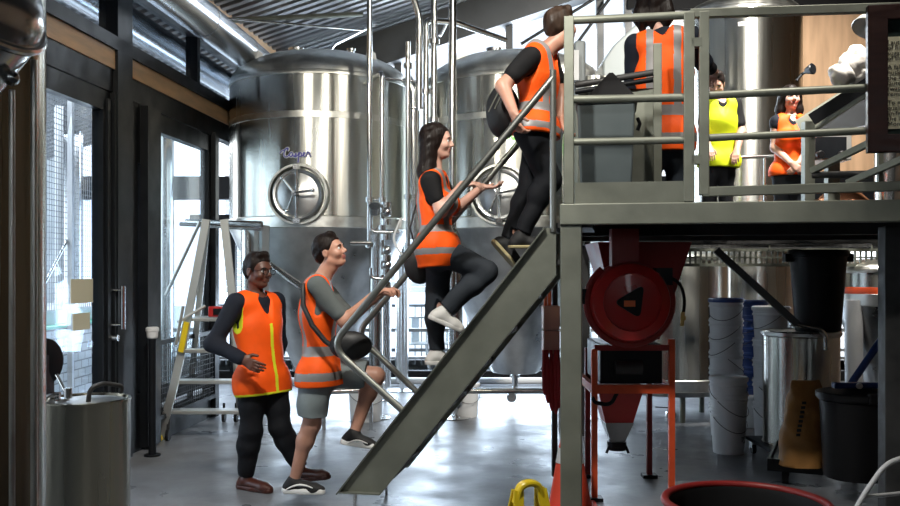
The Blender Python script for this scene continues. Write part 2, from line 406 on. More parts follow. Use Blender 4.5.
# glazed side wall -----------------------------------------------------------
def wb(name, y0, y1, z0, z1, d0=-.06, d1=.06, material='black', bev=0):
    o = MB(TW).box(d0, d1, y0, y1, z0, z1).build(name, material, smooth=False, bev=bev); return struct(o)
zs_hi = 3.27; y_end = 13.0
wb('wall_left_column', WY(106), WY(121), 0, 4.6, -.06, .10)
wb('wall_left_transom', 3.2, y_end, 3.07, 3.26, -.05, .06)
wb('trim_50', 3.2, y_end, 3.26, 3.42, -.03, .075, 'ply')
wb('wall_left_beam', 3.2, y_end, 3.42, 3.53, -.05, .10)
wb('wall_left_head', 3.2, y_end, 4.02, 4.16, -.05, .08)
for i, yy in enumerate((5.2, WY(192), 11.0)):
    wb('trim_%d' % (52 + i), yy - .04, yy + .04, 3.4, 4.1, -.05, .07)
struct(MB(TW).box(-.005, .005, 3.2, y_end, 3.5, 4.04).build('window_3', 'clere', smooth=False))
wb('trim_56', 3.2, y_end, 4.16, CZ(-3) + .25, -.04, .02, 'black_matte')
# plywood fascia under the roof, seen over the duct
struct(MB(TW).box(.08, .12, 6, y_end, 4.22, 4.62).build('trim_57', 'ply', smooth=False))
# door leaf one
ya, yb_ = 4.2, WY(98)
def frame(name, y0, y1, z0, z1, w, glass='glass', d=(-.04, .05), parent_extra=None, mull=()):
    t = struct(MB(TW).box(d[0], d[1], y0, y0 + w, z0, z1).box(d[0], d[1], y1 - w, y1, z0, z1).box(d[0], d[1], y0, y1, z0, z0 + w).box(d[0], d[1], y0, y1, z1 - w, z1).build(name, 'black', smooth=False))
    g = MB(TW).box(-.008, .008, y0 + w, y1 - w, z0 + w, z1 - w).build('glass_pane', glass, t, smooth=False)
    return t
d1 = frame('door_1', 5.0, WY(106), 0.02, 3.06, .16)
wb('trim_60', WY(99.5), WY(103), 0.02, 3.0, .05, .07)
wb('trim_61', WY(104), WY(106), 0.02, 3.06, .05, .09)
hz = lambda py, px: EYE - (py - HORIZON) / F_PX * WY(px)
yh = WY(103.5)
h = MB(TW).tube([(.16, yh, hz(329, 103)), (.16, yh, hz(286, 103))], .02).tube([(.05, yh, hz(325, 103)), (.16, yh, hz(325, 103))], .012).tube([(.05, yh, hz(290, 103)), (.16, yh, hz(290, 103))], .012).build('door_handle', 'pipe', d1)
h = MB(TW).cyl((.05, yh, hz(338, 103)), (.12, yh, hz(338, 103)), .025).build('door_lock', 'pipe', d1)
wb('baseboard_left', 3.2, WY(106), 0, .14, -.05, .07)
wb('wall_left_panel', WY(120), WY(132), 0, 3.07, -.05, .05)
wb('wall_left_panel_foot', WY(131), WY(149), 0, .5, -.05, .05)
wb('wall_left_panel_head', WY(131), WY(149), 2.55, 3.07, -.05, .05)
d2 = struct(MB(TW).box(-.008, .008, WY(132), WY(136), .5, 2.55).build('window_4', 'glass', smooth=False))
d3 = frame('window_5', WY(136), WY(209.5), 0.35, 3.06, .17, 'frost')
wb('trim_62', WY(134.5), WY(148), 0.02, 3.06, .05, .12)
wb('trim_63', WY(206.5), WY(210), 0, 3.1, -.05, .10)
wb('baseboard_left_kerb', WY(121), WY(210.5), 0, .30, -.06, .05)
# note papers on the door glass
def on_wall(px, py, off=.02): y = WY(px); return Vector((WX(y) + off, y, EYE - (py - HORIZON) / F_PX * y))
for (x0, y0, x1, y1, lab) in ((69, 279, 91, 303, 'cream notice sheet stuck on door glass, upper one'), (71, 313, 88, 330, 'cream notice sheet stuck on door glass, lower one')):
    a, b = WY(x0), WY(x1); z1, z0 = on_wall(80, y0).z, on_wall(80, y1).z
    tag(MB(TW).box(.012, .016, a, b, z0, z1).build('paper_notice', 'paper', smooth=False), lab, 'notice', 'notices on the door glass')

# low mesh railing along the glazing
def mesh_panel(name, y0, y1, z0, z1, dx, cell, wire, material, framew=.02):
    t = thing(name, TW @ Vector((dx, (y0 + y1) / 2, z0)), None, None)
    f = MB(TW)
    for zz in (z0, z1): f.beam((dx, y0, zz), (dx, y1, zz), framew * 1.4, framew * 1.4)
    for yy in (y0, y1): f.beam((dx, yy, z0), (dx, yy, z1), framew, framew)
    f.build('panel_frame', 'black' if material == 'mesh' else material, t, smooth=False)
    w = MB(TW); yy = y0 + cell
    while yy < y1: w.beam((dx, yy, z0), (dx, yy, z1), wire, wire); yy += cell
    zz = z0 + cell
    while zz < z1: w.beam((dx, y0, zz), (dx, y1, zz), wire, wire); zz += cell
    w.build('wire_mesh', material, t, smooth=False)
    return t
zt = EYE - (345 - 270) / 900 * WY(136)
tag(mesh_panel('mesh_railing', WY(136.5), WY(205), .24, zt, .10, .052, .006, 'mesh', .03), 'black wire mesh guard panel in front of glazing behind the stepladder', 'railing')
# post with white cap beside the door
p = on_wall(133, 400, .24); py_ = 7.75
t = thing('bollard_post', (p.x, 7.75, 0), 'thin black post with white cap beside the glass door', 'post')
MB().cyl((p.x, 7.75, 0), (p.x, 7.75, 1.01), .033).cyl((p.x, 7.75, 0), (p.x, 7.75, .015), .07).build('pole', 'black', t)
MB().lathe([(.035, 0), (.045, .01), (.05, .06), (.055, .065), (.055, .09), (.045, .1), (0, .1)], (p.x, 7.75, 1.01), 20).build('cap', 'white_plastic', t)

# adjoining room behind the glass -------------------------------------------
M['roomwall'] = mat('room_white_wall', (.72, .74, .76), .6)
struct(MB().box(-9, -8.9, 2.5, 16, 0, .9).box(-9, -8.9, 2.5, 16, 2.9, 4.0).box(-9, -8.9, 4.6, 5.0, .9, 2.9).box(-9, -8.9, 8.0, 8.3, .9, 2.9).box(-9, -8.9, 11.5, 11.8, .9, 2.9).build('wall_left', 'roomwall', smooth=False))
struct(MB().box(-9, -3.2, 2.4, 2.5, 0, 4.0).build('wall_left_room_side', 'roomwall', smooth=False))
m = MB(); m.box(-9, -6.6, 15.9, 16, 0, 4.0); m.box(-6.1, -4.9, 15.9, 16, 0, 4.0); m.box(-5.5, -5.2, 15.9, 16, 0, 4.0)
M['roomgrey'] = mat('room_grey_cladding', (.42, .45, .47), .5, noise=(2, .25, (3, 1, .6)))
struct(m.build('wall_left_room_end', 'roomgrey', smooth=False))
for i, (xx, yy, rr_) in enumerate(((-3.55, 11.2, .10), (-3.75, 12.0, .06), (-5.2, 12.4, .14))):
    tag(MB().cyl((xx, yy, 0), (xx, yy, 3.5), rr_).build('steel_standpipe', 'pipe'), ('pale steel pipe behind misted pane, closest to hall corner', 'thin steel pipe behind misted pane', 'wide steel pipe at the end of the glass room')[i], 'pipe', 'steel pipes behind the misted pane')
t = thing('service_counter', (-4.75, 8.6, 0), 'white tiled counter with green glass edge seen through door glass', 'counter')
MB().box(-5.3, -4.2, 6.6, 12, 0, .98).build('tiled_base', 'tile', t, smooth=False)
MB().box(-5.35, -4.14, 6.55, 12.05, .98, 1.01).build('green_edge', 'green_strip', t, smooth=False)
MB().box(-5.3, -4.3, 6.6, 12, 1.01, 1.16).build('worktop', 'white', t, smooth=False)
def partition(x, y0, y1, z0, z1, cell, wire, lab):
    t = thing('mesh_partition', (x, (y0 + y1) / 2, z0), lab, 'partition')
    w = MB(); yy = y0
    while yy < y1 + .01: w.beam((x, yy, z0), (x, yy, z1), wire, wire); yy += cell
    zz = z0
    while zz < z1 + .01: w.beam((x, y0, zz), (x, y1, zz), wire, wire); zz += cell
    w.build('wire_mesh', 'mesh_light', t, smooth=False)
    f = MB()
    for yy in (y0, (y0 + y1) / 2, y1): f.beam((x + .03, yy, 0), (x + .03, yy, z1), .05, .05)
    f.build('mesh_frame', 'white', t, smooth=False)
partition(-3.95, 7.0, 11.6, 1.2, 3.4, .055, .006, 'tall grey wire mesh partition above the tiled counter beyond door glass')
for i, (yy, w, zz0, zz1) in enumerate(((9.15, .35, 1.9, 2.75), (10.4, .6, 1.75, 2.6))):
    tag(MB().box(-5.2, -5.15, yy - w, yy + w, zz0, zz1).build('menu_board', 'white', smooth=False), ('white board', 'wide white board')[i] + ' hanging beyond the mesh partition behind the door glass' + (', beside the diagonal brace', '')[i], 'board')
tag(MB().tube([(-3.95, 6.9, 2.1), (-3.95, 8.6, 1.05)], .014).tube([(-3.95, 8.45, 1.2), (-3.95, 9.4, 2.0)], .014).build('brace_rod', 'pipe'), 'thin crossed steel brace rods behind the door glass', 'brace')
for i, yy in enumerate((9.2, 9.9)):
    tag(MB().cyl((-4.2 - .1 * i, yy, 1.16), (-4.2 - .1 * i, yy, 3.4), .05).build('steel_standpipe', 'white'), ('thick white pipe rising from counter beside mesh, seen through door', 'second white pipe rising from counter deeper in the glass room')[i], 'pipe', 'white pipes in the glass room')

# exterior seen through the end windows ------------------------------------
M['pave'] = mat('pale_paving', (.5, .5, .5), .7)
struct(MB().box(-20, 20, 13.2, 40, -.1, .0).build('floor_terrace', 'pave', smooth=False))
M['palewall'] = mat('pale_cladding', (.62, .63, .65), .7, noise=(3, .12, (1, 1, 8)))
m = MB()
for k in range(60):
    zz = 1.0 + k * .16; m.add([(-6, 24 + .04, zz), (10, 24 + .04, zz), (10, 24 - .02, zz + .15), (-6, 24 - .02, zz + .15)], [(0, 1, 2, 3)])
t = thing('neighbouring_building', (2, 24, 0), 'pale clad building across the terrace seen through high glazing', 'building')
m.build('cladding', 'palewall', t, smooth=False)
t = thing('terrace_fence', (0, 15.2, 0), 'pale steel railing on the terrace outside end windows', 'fence')
f = MB()
for zz in (.25, 1.0): f.beam((-4, 15.2, zz), (7, 15.2, zz), .05, .05)
f.build('rail', 'mesh_light', t, smooth=False)
f = MB(); x = -4
while x < 7: f.beam((x, 15.2, .0), (x, 15.2, 1.0), .015, .015); x += .11
f.build('balusters', 'mesh_light', t, smooth=False)
def chair(x, y, lab):
    t = thing('metal_chair', (x, y, 0), lab, 'chair', 'metal chairs outside end windows')
    MB().box(x - .2, x + .2, y - .2, y + .2, .45, .47).build('seat', 'alu', t, smooth=False)
    for sx in (-1, 1):
        for sy in (-1, 1): MB().tube([(x + sx * .23, y + sy * .22, 0), (x + sx * .18, y + sy * .18, .45)], .014, 8).build('leg', 'alu', t)
    MB().tube(bend([(x - .18, y + .19, .45), (x - .18, y + .24, .85), (x + .18, y + .24, .85), (x + .18, y + .19, .45)], .06), .014, 8).box(x - .06, x + .06, y + .22, y + .235, .47, .84).build('backrest', 'alu', t)
    return t
c0 = chair(-.55, 14.0, 'steel cafe chair outside, between the two big tanks')
c1 = copy_tree(c0, (.55, .05, 0)); c1['label'] = 'steel cafe chair outside, directly behind the climbing woman'
c2 = copy_tree(c0, (1.7, .1, 0)); c2['label'] = 'steel cafe chair outside, beyond the cone of the second tank'
# ------------------------------------------------------------------ fermentation tanks
def tank(cx, cy, R, z0, zs, zt, dome, cb, ang, label, legs=True, band=3.23, letters=None, manz=2.385, manr=.315, seg=96):
    t = thing('fermentation_tank', (cx, cy, 0), label, 'tank')
    c = (cx, cy, 0)
    body = MB().lathe([(R, zs), (R, zt)], c, seg, capped=False).build('shell', 'steel', t, angle=60)
    pr = [(R * a, zt + dome * b) for a, b in ((1, 0), (.992, .10), (.975, .20), (.945, .31), (.90, .42), (.84, .53), (.76, .645), (.66, .755), (.54, .85), (.40, .925), (.25, .972), (.12, .993), (0, 1))]
    MB().lathe([(R + .004, zt - .02)] + pr, c, seg, capped=False).build('dome', 'steel_band', t, angle=70)
    if cb: MB().lathe([(cb, z0), (cb + .03, z0 + .03), (R * .97, zs - .06), (R, zs)], c, seg, capped=False).lathe([(0, z0 - .015), (cb, z0)], c, seg, capped=False).build('cone', 'steel_cone', t, angle=40)
    MB().lathe([(R + .002, zs - .01), (R + .012, zs), (R + .012, zs + .11), (R + .002, zs + .12)], c, seg, capped=False).build('lower_band', 'steel_band', t)
    if band: MB().lathe([(R + .001, band - .035), (R + .003, band - .033), (R + .003, band + .033), (R + .001, band + .035)], c, seg, capped=False).build('weld_band', 'steel_band', t)
    MB().lathe([(R + .001, zt - .05), (R + .008, zt - .045), (R + .008, zt - .01), (R + .001, zt)], c, seg, capped=False).build('top_seam', 'steel_band', t)
    def S(phi, z, off=0.): a = R_(phi); return Vector((cx + (R + off) * math.sin(a), cy - (R + off) * math.cos(a), z))
    if ang is not None:
        a = R_(ang); n = Vector((math.sin(a), -math.cos(a), 0)); rt = Vector((math.cos(a), math.sin(a), 0)); up = Vector((0, 0, 1))
        C = S(ang, manz, -.06); r = manr
        mw = MB().lathe([(r, -.02), (r * 1.02, .10), (r * 1.0, .125), (r * .93, .125), (r * .9, .09), (r * .88, .05)], C, 56, n, capped=False).build('manway', 'steel_band', t)
        MB().lathe([(r * .84, .07), (r * .84, .13), (r * .80, .145), (r * .74, .14), (r * .70, .12), (r * .55, .135), (r * .3, .155), (0, .165)], C, 56, n, capped=False).build('hatch', 'steel_cone', mw)
        b = MB(); K = C + n * .17
        b.tube([K - up * r * .86, K + up * r * .86], .016, 10).cyl(K - n * .02, K + n * .11, .028)
        for q in (8, 128, 248):
            b.tube([K + n * .10, K + n * .10 + (rt * math.cos(R_(q)) + up * math.sin(R_(q))) * r * .62], .012, 8).ball(K + n * .10 + (rt * math.cos(R_(q)) + up * math.sin(R_(q))) * r * .62, .022, 10)
        b.box(K.x - .035, K.x + .035, K.y - .02, K.y + .04, K.z + r * .8, K.z + r * .95).box(K.x - .035, K.x + .035, K.y - .02, K.y + .04, K.z - r * .95, K.z - r * .8)
        b.build('locking_bar', 'pipe', mw)
    if cb:
        MB().cyl((cx, cy, z0 - .17), (cx, cy, z0), .035).cyl((cx, cy, z0 - .06), (cx, cy, z0 - .03), .06).tube(bend([(cx, cy, z0 - .15), (cx - .02, cy - .02, z0 - .27), (cx - .05, cy - .1, z0 - .27)], .05), .032, 14).lathe([(.055, 0), (.055, .05), (.04, .05)], (cx - .05, cy - .12, z0 - .27), 20, (0, -1, 0)).tube([(cx - .03, cy - .04, z0 - .21), (cx - .2, cy - .06, z0 - .2)], .008, 8).build('outlet_valve', 'pipe', t)
    if legs:
        o = .69 * R / 1.03
        for sx in (-1, 1):
            for sy in (-1, 1):
                x, y = cx + sx * o, cy + sy * o
                g = MB().cyl((x, y, .16), (x, y, zs + .02), .075, n=24).build('leg', 'pipe', t)
                MB().cyl((x, y, .02), (x, y, .17), .022).lathe([(.16, 0), (.16, .012), (.05, .02), (.05, .035)], (x, y, .0), 28).build('foot_plate', 'pipe', g)
    # fittings on the dome
    if dome > .3:
        MB().cyl((cx - .25, cy - .2, zt + dome * .88), (cx - .25, cy - .2, zt + dome + .03), .09).build('top_port', 'pipe', t)
        MB().cyl((cx + .38, cy - .3, zt + dome * .7), (cx + .38, cy - .3, zt + dome * .98), .035).cyl((cx + .38, cy - .3, zt + dome * .95), (cx + .38, cy - .3, zt + dome * 1.0), .05).build('relief_valve', 'pipe', t)
        for sx in (-1, 1):
            MB().prism([(cx + sx * .62 - .07, zt + dome * .45), (cx + sx * .62 + .07, zt + dome * .45), (cx + sx * .62 + .05, zt + dome * .75), (cx + sx * .62, zt + dome * .85), (cx + sx * .62 - .05, zt + dome * .75)], cy - .5, cy - .48).build('lifting_lug', 'steel_cone', t)
    return t, S
T1x = (321 - 450) / 900 * 10.4; T2x = (515 - 450) / 900 * 10.4
t1, S1 = tank(T1x, 10.4, 1.03, .42, 2.05, 3.70, .38, .26, -4.5, 'big stainless tank with violet script name above its round hatch, behind the two men')
t2, S2 = tank(T2x, 10.4, 1.03, .42, 2.05, 3.70, .38, .26, -12.5, 'big stainless tank with green lettering behind the stairs, cone bottom and valve exposed')
# script name, green name, number, small plates
def onS(S, ang, z, R=1.03):
    return lambda x, y, q: S(ang + math.degrees(x / R), z + y, .006 + q)
SCRIPT = [  # hand drawn strokes, unit = x-height
    [(-.6, .9), (-.1, 1.35), (.5, 1.45), (1.15, 1.9), (1.5, 1.75), (1.2, 1.3)],
    [(1.45, 1.55), (.95, 1.85), (.45, 1.2), (.35, .4), (.8, 0), (1.4, .25), (1.75, .6)],
    [(2.5, .8), (2.1, 1.0), (1.75, .6), (1.85, .1), (2.3, .15), (2.55, .8), (2.6, .2), (2.95, .15)],
    [(2.95, .15), (3.3, .9), (3.35, .4), (3.2, .0), (2.95, .1)], [(3.2, .05), (3.7, .3), (4.0, .95)],
    [(4.05, 1.0), (3.85, -.7), (3.75, -1.1)], [(3.95, .3), (4.3, .95), (4.65, .7), (4.5, .1), (4.05, .1)],
    [(4.55, .15), (5.0, .35), (5.4, .75), (5.15, .98), (4.95, .5), (5.2, .05), (5.75, .3)],
    [(5.75, .3), (6.0, 1.05), (6.1, .85), (6.5, .9), (6.45, .4), (6.8, .2)]]
def script(material, off, rad):
    m = MB(); uu = .33 / 7.4
    for st_ in SCRIPT:
        pts = [S1(-6.6 + math.degrees((x - 3.1) * uu / 1.03), 2.775 + y * uu * 1.15, off) for x, y in st_]
        m.tube(bend(pts, .05, 5), rad, 8)
    m.build('script_lettering', material, t1)
script('label_white', .004, .0135); script('label_blue', .014, .0065)
text_mesh('green_lettering', 'Hop', .14, 'label_green', t2, onS(S2, -6, 2.97), shear=.25, extrude=.001, offset=.003)
text_mesh('green_lettering', 'Zool', .14, 'label_green', t2, onS(S2, 0.5, 2.87), shear=.25, extrude=.001, offset=.003)
text_mesh('tank_number', '8', .1, 'ink', t2, lambda x, y, q: S2(-7 + math.degrees(x / 1.03), 2.065 + y, .02 + q), extrude=.001, offset=.002)
def plate(S, t, ang, z, w, h, material, fg):
    m = MB(); a = S(ang - 3, z, .02); n = 6
    vs = []; fs = []
    for i in range(n + 1):
        for (dz) in (0, h): vs.append(S(ang + math.degrees(w / 1.03) * (i / n - .5), z + dz, -.004 * 0 + .006))
    for i in range(n): fs.append((2 * i, 2 * i + 2, 2 * i + 3, 2 * i + 1))
    m.add(vs, fs).build('name_plate', material, t)
def cone_plate(x, y, z, w, h, material, t):
    MB().add([(x - w / 2, y - .02, z), (x + w / 2, y - .02, z), (x + w / 2, y - .05, z + h), (x - w / 2, y - .05, z + h), (x - w / 2, y + .02, z), (x + w / 2, y + .02, z), (x + w / 2, y, z + h), (x - w / 2, y, z + h)], [(0, 1, 2, 3), (7, 6, 5, 4), (0, 4, 5, 1), (2, 6, 7, 3), (1, 5, 6, 2), (0, 3, 7, 4)]).build('name_plate', material, t, smooth=False)
cone_plate(P(299, 232, 9.48).x, 9.47, P(299, 235, 9.48).z, .15, .06, 'purple', t1)
cone_plate(P(504, 228, 9.45).x, 9.44, P(504, 229, 9.45).z, .12, .04, 'brown_plate', t2)
# third tank behind the deck
t3x = (742 - 450) / 900 * 12.0
t3, S3 = tank(t3x, 12.0, .76, .5, 1.0, 4.95, .26, .2, None, 'tall slim stainless tank behind the mash deck railing', True, None)
t = t3
m = MB()
for (a0, a1, zz, hh) in ((-21.5, -12.5, 4.66, .05),):
    for k in range(8):
        p0, p1 = a0 + (a1 - a0) * k / 8, a0 + (a1 - a0) * (k + 1) / 8
        m.add([S3(p0, zz, .004), S3(p1, zz, .004), S3(p1, zz + hh, .004), S3(p0, zz + hh, .004)], [(0, 1, 2, 3)])
m.build('tank_label', 'label_white', t3, smooth=False)
m = MB()
for k in range(8):
    p0 = -21 + k * 1.0; m.add([S3(p0, 4.672, .007), S3(p0 + .7, 4.672, .007), S3(p0 + .7, 4.70, .007), S3(p0, 4.70, .007)], [(0, 1, 2, 3)])
m.build('red_lettering', 'red_paint', t3, smooth=False)
# fourth, pale tank glimpsed at the far end under the deck
t4, S4 = tank((880 - 450) / 900 * 9.2, 9.2, .42, .35, 1.25, 1.62, .1, .1, None, 'pale cone bottomed tank with orange band under the far end of the deck', False, None)
MB().cyl(((854 - 450) / 900 * 9.0, 9.0, 0), ((854 - 450) / 900 * 9.0, 9.0, 1.3), .085).build('leg', 'white', t4)
MB().lathe([(.425, 1.33), (.43, 1.34), (.43, 1.42), (.425, 1.43)], ((880 - 450) / 900 * 9.2, 9.2, 0), 48, capped=False).build('orange_band', 'orange_paint', t4)
# vessel under the deck, dark reflections behind the buckets
t5, S5 = tank((672 - 450) / 900 * 9.9, 9.9, .62, .3, .34, 1.75, .06, .2, None, 'wide dark stainless vessel under the deck behind bucket stacks', False, None)
for q in (30, 150, 270): MB().cyl((2.442 + .45 * math.cos(R_(q)), 9.9 + .45 * math.sin(R_(q)), 0), (2.442 + .45 * math.cos(R_(q)), 9.9 + .45 * math.sin(R_(q)), .36), .03).build('leg', 'galv', t5)

# upright pipes in front of the tanks ----------------------------------------
def pipe(pts, r, lab, name='steel_pipe', material='pipe', fit=(), grp=None, round_=.07):
    t = thing(name, (pts[0][0], pts[0][1], min(p[2] for p in pts)), lab, 'pipe', grp)
    MB().tube(bend(pts, round_) if len(pts) > 2 else pts, r, 14).build('tube', material, t)
    if fit:
        for q in fit: MB().cyl(Vector(q) - Vector((0, 0, .025)), Vector(q) + Vector((0, 0, .025)), r * 1.7, n=18).build('clamp_fitting', 'pipe', t)
    return t
def V(px, y0, y1, d): return [tuple(P(px, y0, d)), tuple(P(px, y1, d))]
d = 9.15
pipe([P(369.5, 248, d), P(369.5, -60, d)], .028, 'tall steel pipe passing in front of the hatched tank, with clamp at hatch height', fit=(P(369.5, 200, d), P(369.5, 245, d)))
pipe([P(382, 300, d), P(382, 72, d), P(350, 96, d + .9)], .026, 'steel pipe with valve cluster that bends back over the hatched tank dome', fit=(P(382, 200, d), P(382, 228, d), P(382, 285, d)))
pipe([P(408, 250, d), P(408, 42, d)], .026, 'pointed steel lance pipe between the two big tanks', fit=(P(408, 66, d), P(408, 197, d)))
pipe([P(419, 110, d), P(419, 16, d), P(408, -20, d)], .035, 'perforated steel strut pipe above the gap between big tanks')
pipe([P(426, 220, d), P(426, 20, d), P(455, 22, d + .3), P(505, 40, d + 1.0)], .03, 'steel pipe rising between tanks then running over the second dome', fit=(P(426, 92, d),))
pipe([P(434, 300, d), P(434, -60, d)], .033, 'thick steel pipe at edge of second tank beside the dark haired woman', fit=(P(434, 42, d), P(434, 120, d)))
pipe([P(452.5, 300, d), P(452.5, -60, d)], .042, 'thickest steel standpipe crossing the second tank shell')
pipe([P(414, 240, d + .6), P(414, 90, d + .6), P(406, 78, d + .6)], .06, 'dull wide steel downpipe in the gap between big tanks')
# cross links
for pts, r_, lab in (([P(384, 78, d), P(420, 82, d)], .012, 'thin steel rod at dome height linking two upright pipes'), ([P(410, 108, d), P(424, 108, d)], .012, 'short steel rod linking lance pipe and second upright'),
                     ([P(372, 200, d), P(380, 200, d)], .012, 'short steel rod just above the valve cluster')):
    tag(MB().tube(pts, r_).build('pipe_bracket', 'pipe'), lab, 'bracket')
# valve cluster at the hatched tank
t = thing('valve_manifold', P(384, 300, 9.1), 'cluster of small valves and elbows on the pipe beside the grey shirted man', 'valve')
for pts, r_ in ((bend([P(371, 214, 9.05), P(371, 232, 9.05), P(400, 232, 9.05)], .05), .018), (bend([P(371, 268, 9.05), P(371, 278, 9.05), P(386, 279, 9.05)], .05), .02), ([P(350, 243, 9.0), P(371, 243, 9.05)], .022)):
    MB().tube(pts, r_, 12).build('branch_pipe', 'pipe', t)
for py in (205, 222, 237, 258, 272, 285): MB().cyl(P(386, py + 3, 9.02), P(386, py - 3, 9.02), .055, n=16).build('clamp_ring', 'pipe', t)
for py in (212, 250, 265): MB().ball(P(387, py, 9.0), .05, 12).build('valve_body', 'pipe', t)
MB().cyl(P(375, 212, 9.0), P(375, 206, 8.95), .06).build('gauge', 'pipe', t)
q = MB(); q.tube(bend([P(400, 228, 9.0), P(402, 216, 9.0), P(392, 240, 8.95), P(402, 255, 8.95)], .1), .012, 8); q.build('white_hose', 'white_plastic', t)
q = MB(); q.tube([P(386, 290, 9.02), P(380, 300, 8.98)], .01).tube([P(386, 290, 9.02), P(386, 302, 8.98)], .01); q.build('lever', 'black', t)
# low steel floor rail pipe across the hall, and standing post
t = pipe([P(432, 391, 9.0), P(562, 391, 9.0)], .028, 'horizontal steel pipe close to floor between stair and deck post')
for px in (436, 560): q = P(px, 391, 9.0); MB().cyl((q.x, q.y, 0), q, .018).build('pipe_stand', 'pipe', t)
t = pipe([P(322, 392, 9.0), P(372, 390, 9.0)], .028, 'horizontal steel pipe close to floor behind the shorts wearing man')
for px in (324, 371): q = P(px, 391, 9.0); MB().cyl((q.x, q.y, 0), q, .018).build('pipe_stand', 'pipe', t)
pipe([P(240, 381, 12.5), P(562, 381, 12.5)], .05, 'long pale pipe along the plinth of the end windows', material='white')
t = thing('support_post', G(402, 391), 'free standing steel support post with floor plate, behind the lower handrail', 'post')
g = G(402, 391); MB().cyl(g + Vector((0, 0, .12)), g + Vector((0, 0, 2.1)), .085).build('tube', 'pipe', t)
MB().cyl(g, g + Vector((0, 0, .13)), .03).lathe([(.2, 0), (.2, .015), (.05, .02)], g, 28).build('foot_plate', 'pipe', t)
# column and tie rods at the roof (left of dome)
xh = P(276, 20, 12.6)
tag(MB().beam((xh.x, 12.6, 3.5), (xh.x, 12.6, CZ(xh.x)), .09, .09).build('steel_column', 'galv', smooth=False), 'slender grey steel column reaching the corrugated roof behind hatched tank', 'column')
tag(MB().tube([P(216, 21, 9.4), P(362, 14, 10.8)], .03).build('tie_rod', 'galv'), 'long thick grey tie bar under the corrugated roof', 'rod')
tag(MB().tube([P(222, 18, 9.4), P(362, 30, 10.8)], .014).build('tie_rod', 'pipe'), 'thin bright tie rod crossing under the corrugated roof', 'rod')
tag(MB().tube([P(328, 52, 11.3), P(334, 44, 11.4), P(375, 24, 12.2)], .03).build('vent_pipe', 'pipe'), 'bent vent pipe leaving the hatched tank dome', 'pipe')
tag(MB().tube([P(440, 36, 12), P(452, 12, 12)], .02).build('steel_strut', 'pipe'), 'short bright strut against raking roof beam', 'strut')
for i, (a, b, lab) in enumerate(((P(521, 44, 12.6), P(612, -12, 12.6), 'dark diagonal cable before high glazing, passing behind climbing man head'), (P(578, 42, 12.6), P(616, -10, 12.6), 'dark diagonal cable before high glazing, above grey bin'))):
    tag(MB().tube([a, b], .022).build('brace_cable', 'black'), lab, 'cable')
# duct along the glazing
du = Vector((.083, 1, 0)).normalized(); a = Vector((WX(3.0) + .36, 3.0, 4.02)); b = Vector((WX(13) + .36, 13, 4.02))
t = thing('ventilation_duct', (a + b) / 2, 'round galvanised duct running under roof along the glazed wall', 'duct')
MB().tube([a, b], .17, 36).build('duct_tube', 'duct', t)
for k in range(8): c = a + (b - a) * (.07 + k * .125); MB().cyl(c - du * .03, c + du * .03, .176, n=36).build('duct_collar', 'duct', t)
t = thing('ventilation_duct', (a + b) / 2 + Vector((-.55, 0, -.1)), 'second round duct beyond the clerestory glass', 'duct')
MB().tube([a + Vector((-.8, 0, .02)), b + Vector((-.8, 0, .02))], .15, 30).build('duct_tube', 'duct', t)

# stainless vessel and its domed neighbour close to the camera ----------------------
t = thing('steel_column_vessel', (-1.32, 2.3, 0), 'tall narrow stainless vessel edge close to camera with small clamp', 'vessel')
e = P(39, 270, 2.3).x
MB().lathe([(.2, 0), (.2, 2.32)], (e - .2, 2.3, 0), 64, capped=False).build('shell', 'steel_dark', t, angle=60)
MB().lathe([(0, -.02), (.012, -.015), (.017, 0), (.017, .012), (.010, .018), (.010, .05)], P(12, 78, 2.03), 24, (-.6, .8, .1)).build('clamp', 'pipe', t)
MB().tube([P(34, 60, 2.12), P(34, 506, 2.12)], .008, 10).tube([P(12, 90, 2.08), P(12, 506, 2.08)], .007, 10).build('seam_strip', 'steel_band', t)
t = thing('domed_vessel', P(-15, 20, 2.0), 'domed stainless vessel end with rolled rim above the near vessel', 'vessel')
ax = Vector((.70, -.25, .66)).normalized()
cc = P(-14, -20, 2.0) - ax * .0
MB().lathe([(.0, .05), (.07, .045), (.12, .025), (.15, -.01), (.165, -.05), (.165, -.45)], cc, 56, ax * 1, capped=False).build('domed_end', 'pipe', t, angle=60)
MB().ring(cc + ax * -.05, .168, .011, ax, 56, 10).build('rolled_rim', 'pipe', t)
# squat steel vessel with handle
c = P(85, 400, 4.3); kr = 43 / 900 * 4.3; kz = c.z
t = thing('steel_drum', (c.x, 4.3, 0), 'squat stainless drum with looped handle on its lid near the door', 'drum')
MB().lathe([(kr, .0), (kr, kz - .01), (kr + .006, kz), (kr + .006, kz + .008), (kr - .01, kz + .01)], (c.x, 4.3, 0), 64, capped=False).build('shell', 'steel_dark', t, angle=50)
MB().lathe([(kr - .01, kz - .005), (kr * .6, kz + .006), (0, kz + .012)], (c.x, 4.3, 0), 64, capped=False).build('lid', 'steel_cone', t)
a = P(90, 402, 4.2); b = P(126, 390, 4.36)
MB().tube(bend([P(88, 404, 4.2), P(90, 388, 4.2), P(104, 383, 4.25), P(122, 386, 4.36), P(121, 392, 4.4)], .05), .011, 12).build('handle', 'galv_shade', t)
q = MB(); q.cyl(P(62, 408, 4.25), P(62, 398, 4.25), .035).cyl(P(68, 398, 4.2), P(68, 388, 4.2), .018).tube(bend([P(60, 395, 4.25), P(50, 395, 4.25), P(46, 400, 4.25)], .03), .014)
q.tube([P(68, 396, 4.22), P(57, 375, 4.3)], .008)
q.build('tap_fitting', 'pipe', t)
